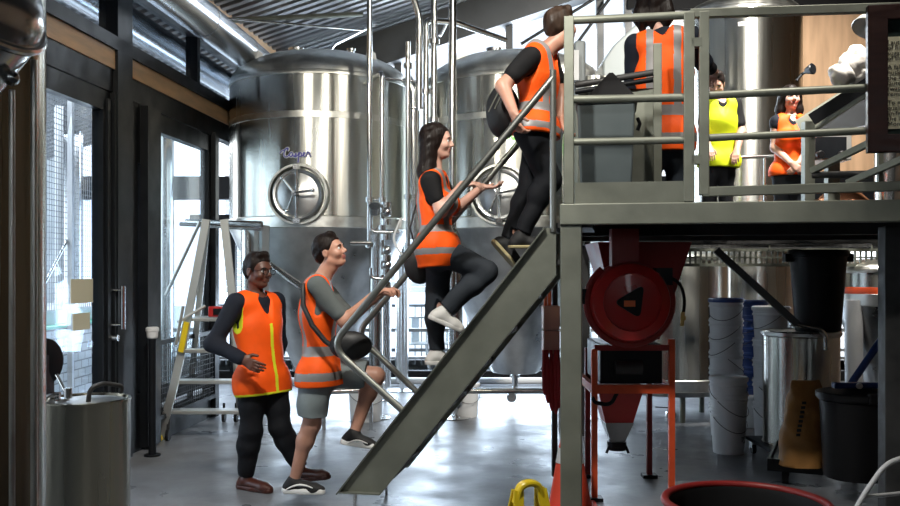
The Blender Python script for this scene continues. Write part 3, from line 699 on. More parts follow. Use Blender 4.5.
MB().lathe([(.05, 0), (.11, .0), (.12, .03), (.05, .05), (0, .05)], P(40, 362, 4.5), 28, (.9, -.4, 0)).box(P(36, 0, 4.5).x, P(50, 0, 4.5).x, 4.45, 4.55, P(0, 410, 4.5).z, P(0, 355, 4.5).z).build('black_handwheel', 'black', t)
# ------------------------------------------------------------------ mash deck (platform), rails, stairs
TH = R_(10.2)
U = Vector((math.cos(TH), -math.sin(TH), 0)); W = Vector((math.sin(TH), math.cos(TH), 0))
D0 = 5.4; O = Vector(((571 - 450) / 900 * D0, D0, 0))
PF = Matrix(((U.x, W.x, 0, O.x), (U.y, W.y, 0, O.y), (0, 0, 1, 0), (0, 0, 0, 1)))   # local x along the front edge, y into the depth
def fr(px, py, t=0.0):
    """pixel on the plane y=t of the deck frame -> local (s, z)"""
    k = (px - 450) / F_PX; A = O + W * t
    s = (k * A.y - A.x) / (U.x - k * U.y); y = A.y + s * U.y
    return s, EYE - (py - HORIZON) / F_PX * y
DZ = EYE + (270 - 204) / 900 * D0       # deck top ~2.0
dk = thing('mash_deck', PF @ Vector((1.8, 2.5, 0)), 'raised galvanised steel work deck on posts', 'platform')
S1_ = 3.6; TD = 5.9
MB(PF).box(-.065, S1_, -.03, .05, DZ - .125, DZ).build('front_beam', 'galv', dk, smooth=False, bev=.006)
MB(PF).box(-.065, -.02, .05, 3.4, DZ - .16, DZ).build('side_beam', 'galv_dark', dk, smooth=False)
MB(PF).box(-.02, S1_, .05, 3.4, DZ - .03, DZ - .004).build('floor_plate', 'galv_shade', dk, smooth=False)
q = MB(PF); x = .45
while x < S1_: q.box(x, x + .006, 3.4, TD, DZ - .035, DZ - .005); x += .05
y = 3.4
while y < TD: q.box(.45, S1_, y, y + .012, DZ - .03, DZ - .01); y += .11
q.build('open_grating', 'galv', dk, smooth=False)
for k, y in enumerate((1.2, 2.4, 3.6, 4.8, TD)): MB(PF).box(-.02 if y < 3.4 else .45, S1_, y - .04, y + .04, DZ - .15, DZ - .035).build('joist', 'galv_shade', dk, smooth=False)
def dpost(x, y, w=.126, lab='galv'):
    MB(PF).box(x - w / 2, x + w / 2, y - w / 2, y + w / 2, .01, DZ - .125).box(x - w * .9, x + w * .9, y - w * .9, y + w * .9, 0, .012).build('post', lab, dk, smooth=False, bev=.006)
dpost(0, .05, .126)
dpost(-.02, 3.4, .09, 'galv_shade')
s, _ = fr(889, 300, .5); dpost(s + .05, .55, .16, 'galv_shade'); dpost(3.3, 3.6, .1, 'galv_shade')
s0, z0 = fr(716, 250, 1.2); s1, z1 = fr(797, 324, 1.2)
MB(PF).beam((s0, 1.2, z0), (s1, 1.2, z1), .05, .05).build('brace', 'galv_shade', dk, smooth=False)
MB(PF).box(-.07, -.02, .3, .34, DZ - .5, DZ - .16).build('hanger', 'galv_dark', dk, smooth=False)

# guard rail along the front edge
gr = thing('guard_rail', PF @ Vector((.5, 0, DZ)), 'fixed steel guard rail beside the stair head, in front of grey bin', 'railing')
def rbar(name, px0, px1, py0, py1, t, w, h, parent, material='galv', r=None):
    s0, z0 = fr(px0, py0, t); s1, z1 = fr(px1, py1, t)
    if r: return MB(PF).tube([(s0, t, z0), (s1, t, z1)], r, 14).build(name, material, parent)
    return MB(PF).beam((s0, t, z0), (s1, t, z1), w, h).build(name, material, parent, smooth=False, bev=.004)
def rpost(name, px, py0, py1, t, w, parent, material='galv', dz=0):
    s, z0 = fr(px, py0, t); _, z1 = fr(px, py1, t)
    return MB(PF).box(s - w / 2, s + w / 2, t - w / 2, t + w / 2, z0, z1).build(name, material, parent, smooth=False, bev=.004)
rpost('post', 569, 204, 17, 0, .058, gr)
rpost('post', 689, 202, 13, 0, .06, gr)
rbar('top_rail', 569, 692, 20.5, 15, 0, 0, 0, gr, r=.024)
rbar('mid_rail', 572, 689, 99.5, 97.5, 0, 0, 0, gr, r=.024)
rbar('mid_rail', 572, 689, 142, 140, 0, 0, 0, gr, r=.022)
s0, z0 = fr(575, 200); s1, z1 = fr(686, 181)
MB(PF).box(s0, s1, -.008, .008, DZ, z1).build('kick_plate', 'galv_dark', gr, smooth=False)
# gate
gt = thing('loading_gate', PF @ Vector((1.8, 0, DZ)), 'wide steel barrier gate of the deck, carrying the framed sign', 'gate')
rpost('stile', 704, 195, 12, 0, .055, gt)
rbar('top_rail', 690, 905, 14, 7.5, 0, .05, .05, gt)
rbar('mid_rail', 706, 905, 95.5, 86, 0, 0, 0, gt, r=.023)
rbar('mid_rail', 706, 905, 138, 129, 0, 0, 0, gt, r=.022)
rbar('bottom_rail', 702, 905, 192, 186, 0, .05, .055, gt)
for py in (43, 160): s, z = fr(696.5, py); MB(PF).box(s - .03, s + .03, -.03, .03, z - .025, z + .025).build('hinge', 'galv_dark', gt, smooth=False)
# inner railing pieces further back on the deck
ir = thing('inner_railing', PF @ Vector((.6, .9, DZ)), 'short railing behind the grey bin with vertical end post', 'railing')
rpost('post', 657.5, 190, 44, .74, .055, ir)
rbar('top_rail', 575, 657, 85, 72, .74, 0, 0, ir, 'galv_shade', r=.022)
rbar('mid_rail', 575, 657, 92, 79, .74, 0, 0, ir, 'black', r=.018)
s0, z0 = fr(600, 190, .8); s1, z1 = fr(656, 88, .8)
tag(MB(PF).box(fr(578, 80, .8)[0], s1, .79, .93, DZ, z1).build('control_cabinet', 'galv', smooth=False, bev=.01), 'pale grey green cabinet on deck behind the wheeled bin', 'cabinet')
# stairs ---------------------------------------------------------------------
st = thing('staircase', PF @ Vector((-.6, .35, 0)), 'galvanised open steel staircase leaning up to the deck', 'staircase')
WS = .80
def sfr(px, py): s, z = fr(px, py, 0); return Vector((s, 0, z))
A = sfr(338, 493); B = sfr(545, 228); Ct = sfr(556, 228); Cb = sfr(556, 275); E = sfr(381, 493)
for t in (0.0, WS):
    o = MB(PF).prism([(A.x, A.z), (E.x, E.z), (Cb.x, Cb.z), (Ct.x, Ct.z), (B.x, B.z)], t - .004, t + .004).build('stringer', 'galv', st, smooth=False)
    dirv = (B - A).normalized(); nrm = Vector((-dirv.z, 0, dirv.x))
    if nrm.z < 0: nrm = -nrm
    for (p0, p1) in ((A, B), ((E), (Cb))):
        MB(PF).beam(p0 + Vector((0, t - .02, 0)) - nrm * .0, p1 + Vector((0, t - .02, 0)), .045, .008, nrm).build('flange', 'galv_dark', st, smooth=False)
    MB(PF).box(E.x - .27, E.x, t - .04, t + .01, E.z - .006, E.z + .004).build('foot_bracket', 'galv', st, smooth=False)
    ft = MB(PF).cyl((E.x - .17, t, 0), (E.x - .17, t, E.z), .011).build('levelling_foot', 'pipe', st)
n_tr = 8; slope = (B - A)
TREADS = []
for k in range(n_tr):
    z = A.z + (k + .6) * (DZ - A.z) / (n_tr + .1)
    x = A.x + (z - A.z) / slope.z * slope.x + .055
    TREADS.append((x, z))
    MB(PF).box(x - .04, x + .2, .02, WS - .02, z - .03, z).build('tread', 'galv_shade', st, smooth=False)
def handrail(t, pts, r, name='handrail'):
    pp = []
    for (px, py) in pts:
        s, z = fr(px, py, t); pp.append(Vector((s, t, z)))
    MB(PF).tube(bend(pp, .12, 8), r, 16).build(name, 'pipe2', st)
M['pipe2'] = mat('dull_handrail_steel', (.36, .37, .34), .32, .9)
handrail(0.0, [(553, 78), (331, 346), (402, 410)], .022)
handrail(0.0, [(553, 70), (553, 232)], .02, 'newel_post')
handrail(WS, [(553, 103), (356, 334), (417, 392)], .022)
handrail(WS, [(553, 96), (553, 232)], .02, 'newel_post')
# thin uprights beside the top of the stairs
# ------------------------------------------------------------------ things on and by the deck
def bin_(c, w0, w1, h, lab, material, lid=None, ob=None):
    pass
s, z = fr(606, 190, .42)
bt = thing('wheeled_bin', PF @ Vector((s, .45, DZ)), 'dark grey plastic bin standing on deck behind the guard rail', 'bin')
zt = fr(606, 93, .25)[1]; hw0 = .165; hw1 = .185
def frustum(mb, cx, cy, z0, z1, a0, b0, a1, b1):
    vs = [(cx + i * a0, cy + j * b0, z0) for i in (-1, 1) for j in (-1, 1)] + [(cx + i * a1, cy + j * b1, z1) for i in (-1, 1) for j in (-1, 1)]
    return mb.add(vs, [(0, 1, 3, 2), (4, 6, 7, 5), (0, 4, 5, 1), (2, 3, 7, 6), (0, 2, 6, 4), (1, 5, 7, 3)])
frustum(MB(PF), s, .45, DZ + .01, zt - .06, .155, .16, .18, .2).build('bin_body', 'grey_plastic', bt, smooth=False, bev=.012)
MB(PF).box(s - .195, s + .195, .23, .67, zt - .06, zt - .03).build('bin_rim', 'grey_plastic', bt, smooth=False, bev=.008)
MB(PF).tube([(s + .2, .5, zt - .12), (s + .215, .5, zt - .16), (s + .2, .5, zt - .2)], .012).build('bin_catch', 'black', bt)
for q in (-1, 1): MB(PF).cyl((s + q * .17, .62, DZ + .035), (s + q * .2, .62, DZ + .035), .035).build('wheel', 'rubber', bt)
sl, zl = fr(611, 73, .45)
tag(frustum(MB(PF), sl, .45, zt - .029, zl, .165, .15, .012, .012).build('black_hopper_cone', 'black_plastic', smooth=False), 'black pyramid shaped cover resting on top of grey bin', 'cover')
# framed sign on the gate
sgn = thing('framed_sign', PF @ Vector((fr(905, 80, -.08)[0], -.08, fr(900, 155, -.08)[1])), 'dark wood framed notice board hanging on the gate with printed cream sheet', 'sign')
sa, zb0 = fr(867, 153, -.08); sb = sa + .62; _, zt0 = fr(867, 6, -.08)
fw = .105
MB(PF).box(sa, sb, -.10, -.05, zb0, zb0 + fw * .95).box(sa, sb, -.10, -.05, zt0 - fw * .8, zt0).box(sa, sa + fw, -.10, -.05, zb0, zt0).box(sb - fw, sb, -.10, -.05, zb0, zt0).build('sign_frame', 'wood_frame', sgn, smooth=False, bev=.004)
MB(PF).box(sa + fw, sb - fw, -.08, -.06, zb0 + fw * .9, zt0 - fw * .75).build('sign_backing', 'green_felt', sgn, smooth=False)
pa, pz0 = fr(884, 129, -.085); _, pz1 = fr(884, 37, -.085)
MB(PF).box(pa, pa + .30, -.083, -.0805, pz0, pz1).build('sign_sheet', 'paper', sgn, smooth=False)
lines = ['Lauter', 'of first', 'sugars', 'of the', '', 'A false', 'husks', 'the kettle', 'lautering', '(washing)', 'remain', '', 'To make', 'quality', 'knife-', 'the la', 'Mont.']
y = pz1 - .035; lh = (pz1 - pz0 - .03) / 16.2
for ln in lines:
    if ln:
        yy = y
        text_mesh('sign_text', ln, .036, 'ink', sgn, lambda x, v, q, yy=yy: PF @ Vector((pa + .018 + x, -.0845 - q, yy - .008 + v)), align='LEFT', extrude=.0004)
        y -= lh
    else: y -= lh * .62
# malt chute, white sacks, lamp, control box, inner rails -------------------------
ch = thing('malt_chute', P(835, 190, 8.3), 'sloping grist chute on stand at the end of deck', 'chute')
a0 = P(800, 130, 8.4); a1 = P(872, 84, 8.1)
MB().beam(a0, a1, .5, .035, (0, -.5, 1)).build('chute_side', 'galv', ch, smooth=False)
MB().beam(a0 + Vector((0, -.27, .05)), a1 + Vector((0, -.27, .05)), .03, .11).build('chute_rim', 'black', ch, smooth=False)
b0 = P(812, 134, 8.1); b1 = P(875, 92, 7.9); b2 = P(875, 124, 7.9)
MB().add([b0, b1, b2, b0 + Vector((.1, .3, 0)), b1 + Vector((.0, .4, 0)), b2 + Vector((0, .4, 0))], [(0, 1, 2), (5, 4, 3), (0, 3, 4, 1), (1, 4, 5, 2), (2, 5, 3, 0)]).build('perforated_panel', 'duct', ch, smooth=False)
MB().beam((P(808, 0, 8.2).x, 8.2, DZ), P(808, 122, 8.2), .09, .09).build('stand_post', 'galv', ch, smooth=False)
s_ = [(842, 70, .14, (1.15, .8, .8)), (856, 62, .14, (1, .8, 1.0)), (866, 74, .13, (1, .8, .8)), (854, 80, .13, (1.3, .8, .45))]
sk = MB()
for (px, py, r, sc) in s_[:2]: pass
def sack(px, py, d, r, sc, lab):
    m = MB(); c = P(px, py, d); m.ball(c, r, 28, sc)
    rnd = random.Random(px)
    ph = [rnd.uniform(0, 6) for _ in range(6)]
    for v in m.v:
        e = v - c; k = 1 + .10 * math.sin(14 * e.x / r * .4 + ph[0] + 3 * e.z / r) + .08 * math.sin(5 * e.z / r + ph[1] + 4 * e.y / r) + .05 * math.sin(9 * (e.x + e.z) / r + ph[2])
        v.xyz = c + e * k
    return tag(m.build('white_sack', 'white_sack', None, angle=80), lab, 'sack', 'white sacks on the grist chute')
sack(841, 76, 8.0, .12, (.9, .8, .9), 'crumpled white sack lowest on the chute, beside plywood wall')
sack(857, 67, 8.05, .15, (1.0, .8, 1.25), 'crumpled white sack upright on the chute, in the middle')
sack(869, 78, 8.0, .12, (1.1, .8, .9), 'crumpled white sack on the chute partly behind the framed sign')
t = thing('wall_lamp', P(866, 28, 9.0), 'shaded lamp with pale dish behind the framed sign', 'lamp')
MB().lathe([(.0, .0), (.05, .01), (.12, .06), (.15, .14), (.145, .145), (.11, .07), (.04, .02)], P(872, 18, 9.0), 28, (-.5, -.3, -.8), capped=False).build('lamp_shade', 'alu', t)
MB().tube([P(872, 18, 9.0), P(884, 4, 9.3)], .015).build('lamp_arm', 'black', t)
t = thing('clip_lamp', P(806, 72, 9.6), 'small black clip light with bent arm on the plywood wall', 'lamp')
MB().tube(bend([P(797, 80, 9.6), P(803, 73, 9.6), P(808, 72, 9.5)], .03), .015).build('arm', 'black', t)
MB().lathe([(.03, 0), (.06, .08), (.05, .09)], P(806, 71, 9.5), 20, (.5, -.8, .1)).build('lamp_head', 'black', t)
t = thing('control_box', P(830, 160, 9.0), 'steel control box with dark window and two black knobs beyond the gate', 'box')
MB().box(P(826, 0, 9.2).x, P(838, 0, 9.2).x, 9.15, 9.25, DZ, P(0, 160, 9.0).z).build('pedestal', 'galv', t, smooth=False)
c0 = P(812, 160, 9.0); c1 = P(852, 134, 9.0)
MB().box(c0.x, c1.x, 9.0, 9.4, c0.z, c1.z).build('housing', 'alu', t, smooth=False, bev=.01)
MB().box(c0.x + .03, c1.x - .06, 8.985, 9.0, c0.z + .02, c1.z - .03).build('dark_window', 'black', t, smooth=False)
for px in (819, 841): MB().lathe([(.04, 0), (.04, .05), (.03, .06), (0, .06)], P(px, 155, 8.98), 20, (0, -1, 0)).build('knob', 'black_plastic', t)
dr = thing('stair_railing', P(860, 190, 7.6), 'sloping inner handrails beyond the gate', 'railing')
MB().beam(P(812, 171, 7.8), P(880, 138, 7.2), .05, .05).build('upper_rail', 'galv', dr, smooth=False)
MB().beam(P(848, 183, 7.4), P(910, 156, 6.9), .05, .05).build('lower_rail', 'galv', dr, smooth=False)
MB().tube([P(812, 175, 7.8), P(868, 174, 7.6)], .03).build('cross_rail', 'galv_shade', dr)
MB().beam(P(880, 190, 7.2), P(880, 138, 7.2), .04, .04).build('post', 'galv', dr, smooth=False)
pr = thing('pipe_railing', P(755, 170, 9.9), 'low polished pipe rail in front of the slim tank', 'railing')
MB().tube([P(722, 158, 9.9), P(777, 156, 9.9)], .022).build('rail', 'pipe', pr); MB().tube([P(765, 158, 9.9), (P(765, 0, 9.9).x, 9.9, DZ)], .018).build('post', 'pipe', pr)
t = thing('copper_vessel', P(845, 190, 9.9), 'polished vessel with copper sheen low behind the inner handrails', 'vessel')
M['copper'] = mat('polished_copper', (.75, .33, .18), .2, 1.)
MB().lathe([(.28, 0), (.28, .42), (.2, .5), (0, .54)], (P(842, 200, 10).x, 10.0, DZ - .05), 40).build('copper_body', 'copper', t)
MB().lathe([(.29, 0), (.3, .05), (.29, .1)], (P(842, 200, 10).x, 10.0, DZ), 40, capped=False).build('steel_band', 'pipe', t)
tag(MB().lathe([(.14, .0), (.14, .95), (.12, 1.0), (0, 1.02)], (P(889, 200, 9.3).x, 9.3, DZ), 36).build('steel_cylinder', 'pipe'), 'upright polished cylinder under the framed sign', 'cylinder')
tag(MB().lathe([(.2, .0), (.3, .06), (.3, .85), (.26, 1.0), (.2, 1.4), (0, 1.45)], (P(594, 100, 8.5).x, 8.5, DZ), 48).build('steel_kettle', 'steel'), 'pale rounded steel kettle behind climbing man, against the high glazing', 'kettle')
M['kgreen'] = mat('grey_green_casing', (.30, .33, .34), .45, .3)
b = P(617, 90, 9.0); tag(MB(None).prism([(P(603, 0, 9).x, P(0, 190, 9).z), (P(603, 0, 9).x, P(0, 62, 9).z), (P(614, 0, 9).x, P(0, 45, 9).z), (P(640, 0, 9).x, P(0, 20, 9).z), (P(640, 0, 9).x, P(0, 190, 9).z)], 9.0, 9.5).build('mill_casing', 'kgreen', smooth=False, bev=.02), 'tall grey steel casing with bevelled shoulder behind woman in apron tied vest'.replace('bevelled', 'sloped').replace('apron tied ', 'orange '), 'casing')
# small parts round the man's head at stair top
t = thing('junction_housing', P(583, 60, 7.4), 'grey boxed fitting with white panel beyond the stair head', 'box')
MB().box(P(575, 0, 7.4).x, P(586, 0, 7.4).x, 7.4, 7.6, P(0, 100, 7.4).z, P(0, 40, 7.4).z).build('housing', 'kgreen', t, smooth=False, bev=.02)
MB().box(P(573, 0, 7.3).x, P(579, 0, 7.3).x, 7.3, 7.4, P(0, 80, 7.3).z, P(0, 50, 7.3).z).build('white_panel', 'white', t, smooth=False)
MB().cyl((P(580, 0, 7.5).x, 7.5, DZ - .02), (P(580, 0, 7.5).x, 7.5, P(0, 98, 7.5).z), .05).build('pedestal', 'galv', t)
# ------------------------------------------------------------------ under the deck
hr = thing('hose_reel', P(628, 302, 6.0), 'round red hose reel with black badge hanging under the deck', 'reel')
d = 6.0; c = P(630, 302, d); r = 40 / 900 * d
MB().lathe([(r * .5, -.0), (r * .93, .0), (r, .03), (r * 1.0, .10), (r * .95, .14), (r * .72, .165), (r * .70, .15), (r * .2, .16), (0, .16)], c + Vector((0, .08, 0)), 56, (0, -1, 0)).build('reel_case', 'red_paint', hr, angle=30)
MB().lathe([(r * .5, .0), (r * .93, .0), (r, -.03), (r, -.10), (r * .9, -.14), (0, -.14)], c + Vector((0, .09, 0)), 56, (0, -1, 0)).build('reel_case', 'red_paint', hr, angle=30)
def rtri(cx, cz, pts, rr, n=6):
    pv = [Vector((x, 0, z)) for x, z in pts]; out = []
    for i in range(len(pv)):
        a, p, b = pv[i - 1], pv[i], pv[(i + 1) % len(pv)]
        A = p + (a - p).normalized() * rr; B = p + (b - p).normalized() * rr
        for j in range(n + 1): t = j / n; q = A * (1 - t) ** 2 + p * 2 * t * (1 - t) + B * t * t; out.append((q.x, q.z))
    return out
bp = rtri(0, 0, [(P(611, 302, d).x, P(0, 302, d).z), (P(641, 0, d).x, P(0, 284, d).z), (P(637, 0, d).x, P(0, 318, d).z)], .05)
MB().prism(bp, c.y - .105, c.y - .08).build('badge', 'black_plastic', hr, smooth=False)
MB().box(P(621, 0, d).x, P(632, 0, d).x, c.y - .108, c.y - .104, P(0, 306, d).z, P(0, 300, d).z).build('orange_label', 'orange_tube', hr, smooth=False)
MB().tube(arc(c + Vector((0, .02, 0)), (1, 0, 0), (0, 0, 1), r * 1.05, 130, 400, 40), .03, 10).build('hose_guard', 'red_dark', hr)
MB().box(P(582, 0, d).x, c.x - r * .85, c.y, c.y + .1, P(0, 304, d).z, P(0, 289, d).z).build('mounting_bracket', 'black', hr, smooth=False)
MB().box(P(656, 0, d).x, P(672, 0, d).x, c.y - .02, c.y + .1, P(0, 285, d).z, P(0, 268, d).z).build('hose_guide', 'black', hr, smooth=False)
MB().box(c.x - .12, c.x + .06, c.y, c.y + .1, c.z + r * .9, DZ - .12).build('hanger_plate', 'red_dark', hr, smooth=False)
MB().tube(bend([P(668, 276, d), P(681, 284, d), P(685, 300, d), P(683, 316, d)], .1), .011, 10).build('hose_end', 'rubber', hr)
MB().cyl(P(683, 312, d), P(682, 326, d), .014).cyl(P(683, 316, d), P(683, 320, d), .02, n=6).build('hose_nozzle', 'brass', hr)
# grain mill on stand
gm = thing('grain_mill', P(630, 500, 6.3), 'red grain mill with hopper on orange steel stand under the deck', 'mill')
x0, x1 = P(592, 0, 6.35).x, P(668, 0, 6.35).x; y0, y1 = 6.25, 6.95
zt = P(0, 388, 6.3).z; zt2 = P(0, 347, 6.3).z
for (x, y, ztop, mt) in ((x0, y0, 1.05, 'orange_paint'), (x1, y0, 1.12, 'orange_paint'), (x0 + .06, y1, 1.0, 'red_dark'), (x1 - .0, y1, 1.0, 'red_dark')):
    lg = MB().box(x - .02, x + .02, y - .02, y + .02, .02, ztop).build('leg', mt, gm, smooth=False)
    MB().box(x - .055, x + .055, y - .05, y + .05, 0.0, .025).build('foot', 'black', lg, smooth=False)
q = MB(); q.box(x0, x1, y0 - .018, y0 + .018, zt - .03, zt + .03).box(x0, x1, y1 - .02, y1 + .02, zt - .02, zt + .02)
for x in (x0, x1): q.box(x - .018, x + .018, y0, y1, zt - .03, zt + .03)
q.build('stand_frame', 'orange_paint', gm, smooth=False)
q = MB(); q.box(x0, x1, y0 - .015, y0 + .015, zt2 - .02, zt2 + .02)
q.build('upper_frame', 'red_dark', gm, smooth=False)
MB().box(x0 + .05, x1 - .05, y0 + .05, y1 - .05, zt + .03, zt2 + .02).build('motor_housing', 'black', gm, smooth=False, bev=.01)
MB().cyl((x0 + .15, y0 + .03, (zt + zt2) / 2), (x1 - .2, y0 + .03, (zt + zt2) / 2), .05).build('roller_motor', 'galv_shade', gm)
cx, cy = P(618, 0, 6.5).x, 6.55
frustum(MB(), cx, cy, zt - .27, zt, .10, .10, .17, .16).build('discharge_hopper', 'red_paint', gm, smooth=False)
frustum(MB(), cx, cy, zt - .42, zt - .27, .05, .05, .105, .105).build('steel_funnel', 'steel_cone', gm, smooth=False)
MB().cyl((cx, cy, zt - .48), (cx, cy, zt - .42), .07).tube([(cx - .06, cy - .03, zt - .45), (cx - .08, cy - .03, zt - .5)], .01).tube([(cx + .06, cy - .03, zt - .45), (cx + .08, cy - .03, zt - .5)], .01).build('outlet_flap', 'black', gm)
MB().tube(bend([(cx - .22, y0, zt - .03), (cx - .22, y0 - .02, zt - .09), (cx - .1, y0 - .02, zt - .11), (cx - .05, y0, zt - .02)], .05), .014).build('cable', 'rubber', gm)
frustum(MB(), P(636, 0, 6.6).x, 6.6, zt2 + .04, DZ - .2, .14, .14, .33, .3).build('intake_hopper', 'red_dark', gm, smooth=False)
# enclosure with orange conduits and hanging red hoses beside the post
bx = thing('electrical_enclosure', P(547, 360, 6.6), 'pair of beige pink boxes with orange conduits behind the main post', 'box')
d = 6.6; xl, xr = P(543.5, 0, d).x, P(560, 0, d).x
MB().box(xl, xr, d, d + .14, P(0, 330, d).z, P(0, 306, d).z).build('upper_box', 'pinkbox', bx, smooth=False, bev=.006)
MB().box(xl, xr, d, d + .14, P(0, 354, d).z, P(0, 331, d).z).build('lower_box', 'pinkbox', bx, smooth=False, bev=.006)
q = MB()
for px in (545.5, 549.5): q.tube(bend([P(px, 306, d + .05), P(px, 287, d + .05), P(px + 4, 281, d + .1)], .03), .014)
q.build('conduit', 'orange_tube', bx)
MB().box(xr - .04, xr, d + .14, d + .2, .05, DZ - .16).build('mounting_upright', 'galv_shade', bx, smooth=False)
for i, (px, y1) in enumerate(((544, 395), (547, 403), (551, 411), (555, 414), (558, 408))):
    tag(MB().tube([P(px, 350, d - .04), P(px + .3, 372, d - .05), P(px + 1, y1 - 6, d - .06), P(px + 1, y1, d - .06)], [.012, .018, .02, .008], 12).build('red_hose', 'red_cloth'),
        ('dark red hanging hose, shortest and outermost towards stairs', 'dark red hanging hose, second from the stair side', 'dark red hanging hose, in the middle of the bunch', 'longest dark red hanging hose of the bunch', 'dark red hanging hose closest to the main post')[i], 'hose', 'dark red hoses hanging below pink boxes')
# white buckets
def bucket(x, y, z, r=.150, h=.36, lab='', material='white_plastic', lidm=None, handle=True, lidded=True, grp=None, h_ang=200):
    t = thing('plastic_bucket', (x, y, z), lab, 'bucket', grp)
    MB().lathe([(0, 0), (r * .86, 0), (r * .88, .01), (r * .97, h * .78), (r * 1.03, h * .79), (r * 1.03, h * .83), (r * .985, h * .84), (r * .99, h * .9), (r * 1.04, h * .91), (r * 1.04, h * .95), (r, h * .955), (r, h)], (x, y, z), 40, capped=False).build('bucket_body', material, t)
    if lidded: MB().lathe([(r * 1.05, h - .03), (r * 1.07, h - .02), (r * 1.07, h), (r * 1.0, h + .008), (r * .95, h - .004), (0, h - .004)], (x, y, z), 40, capped=False).build('lid', lidm or material, t)
    if handle:
        a = R_(h_ang); ax = Vector((math.cos(a), math.sin(a), 0)); fw = Vector((-ax.y, ax.x, 0))
        if fw.y > 0: fw = -fw
        pts = [Vector((x, y, z + h * .8)) + ax * (r * 1.05 * math.cos(R_(q))) + (fw * .9 * r * math.sin(R_(q)) * 1.15 + Vector((0, 0, -.13 * math.sin(R_(q))))) for q in range(0, 181, 12)]
        MB().tube(pts, .003, 6).build('wire_handle', 'galv_shade', t)
    return t
def nested(px, y_d, pys, r, labs, grp, material='white_plastic', lidm=None, h=.36):
    """a nested stack: pys are the rim rows bottom to top; every bucket is its own thing"""
    x = (px - 450) / F_PX * y_d
    for i, py in enumerate(pys):
        zt_ = EYE - (py - HORIZON) / F_PX * y_d
        z = zt_ - h
        b = bucket(x, y_d, max(0, z), r, h if z >= 0 else zt_, labs[i], material, lidm if i == len(pys) - 1 else None, True, i == len(pys) - 1, grp, 190 + 23 * i)
g = 'white buckets of the short stack in front'
xa = (728.5 - 450) / 900 * 7.9
bucket(xa, 7.9, 0, .150, .40, 'white bucket standing on floor, bottom of short stack, black print on side', grp=g, lidded=False)
bucket(xa + .003, 7.88, .16, .153, .38, 'white bucket in the middle of the short stack', grp=g, lidded=False, h_ang=215)
bucket(xa, 7.9, .28, .156, .38, 'lidded white bucket on top of the short stack', grp=g, h_ang=160)
text_mesh('printed_label', 'FOOD\nGRADE\n20 L', .036, 'ink', bpy.data.objects['plastic_bucket'], lambda x, y, q: Vector((xa + .147 * math.sin(.75 + x / .147), 7.9 - .147 * math.cos(.75 + x / .147), .22 + y)), extrude=.0005) if False else None
m = MB()
for k in range(9):
    zz = .10 + k * .012 + (0.01 if k > 4 else 0)
    for j in range(4):
        if (k * 7 + j * 3) % 5 == 0: continue
        a0, a1 = .55 + j * .13, .65 + j * .13
        f = lambda a, z: (xa + .1435 * math.sin(a), 7.9 - .1435 * math.cos(a), z)
        m.add([f(a0, zz), f(a1, zz), f(a1, zz + .007), f(a0, zz + .007)], [(0, 1, 2, 3)])
m.build('printed_label', 'ink', bpy.data.objects['plastic_bucket'], smooth=False)
ord_ = ['bottom', 'second from bottom', 'third from bottom', 'fourth from bottom', 'fifth from bottom', 'sixth from bottom', 'seventh from bottom']
pys = [404, 383, 366, 350, 334, 318, 299]
nested(726, 8.7, pys, .158, ['white bucket of the tall blue lidded stack, ' + ord_[i] if i < 6 else 'white bucket with blue lid on top of tall stack' for i in range(7)], 'white buckets of the tall blue lidded stack', lidm='blue_plastic')
nested(752, 9.3, [380, 364, 350, 338, 326, 313, 301], .155, ['dark blue bucket of the blue stack, ' + o for o in ord_[:6]] + ['dark blue bucket on top of the blue stack'], 'dark blue buckets behind the white ones', 'blue_plastic')
bucket((751 - 450) / 900 * 9.25, 9.25, 0, .17, .33, 'squat white bucket standing under the dark blue stack', handle=False)
nested(771, 8.5, [400, 378, 358, 338, 307], .165, ['white bucket of stack behind steel drum, ' + o for o in ord_[:4]] + ['white bucket topping the stack behind steel drum'], 'white buckets stacked behind the steel drum')
# white buckets behind the stairs
bucket((366 - 450) / 900 * 9.6, 9.6, 0, .19, .40, 'white lidded bucket behind the raised knee of shorts wearing man')
bb = bucket((465 - 450) / 900 * 9.85, 9.85, 0, .155, .36, 'white lidded bucket on floor under the stairs, beside tank leg')
# steel drum with lid on dolly
dd = 7.55; dxx = P(801, 0, dd).x; rr = .305
dol = thing('drum_dolly', (dxx, dd, 0), 'low black wheeled dolly carrying the steel drum', 'dolly')
MB().box(dxx - .36, dxx + .34, dd - .34, dd + .34, .12, .15).build('dolly_frame', 'black', dol, smooth=False, bev=.01)
for sx in (-1, 1):
    for sy in (-1, 1):
        cs = MB().box(dxx + sx * .3 - .02, dxx + sx * .3 + .02, dd + sy * .3 - .025, dd + sy * .3 + .025, .05, .12).build('caster_fork', 'pipe', dol, smooth=False)
        MB().cyl((dxx + sx * .3 - .015, dd + sy * .3, .045), (dxx + sx * .3 + .015, dd + sy * .3, .045), .045).build('wheel', 'rubber', cs)
dz = P(0, 333, dd - .2).z
dr = thing('steel_drum', (dxx, dd, .15), 'large dull stainless drum on black dolly, with black bin on top', 'drum')
MB().lathe([(rr, .0), (rr + .008, .01), (rr, .02), (rr, dz - .19), (rr + .012, dz - .18), (rr + .012, dz - .15), (rr, dz - .14)], (dxx, dd, .15), 64, capped=False).build('shell', 'steel', dr)
MB().lathe([(rr + .016, dz - .175), (rr + .016, dz - .15), (rr * .9, dz - .145), (0, dz - .145)], (dxx, dd, .15), 64, capped=False).build('lid', 'steel_cone', dr)
zl = .15 + dz - .145
bn = thing('black_bin', (P(818, 0, 7.5).x, 7.5, zl), 'tall tapered black bin standing on top of the steel drum', 'bin')
bx_ = P(818, 0, 7.5).x; bh = P(0, 250, 7.5).z - zl
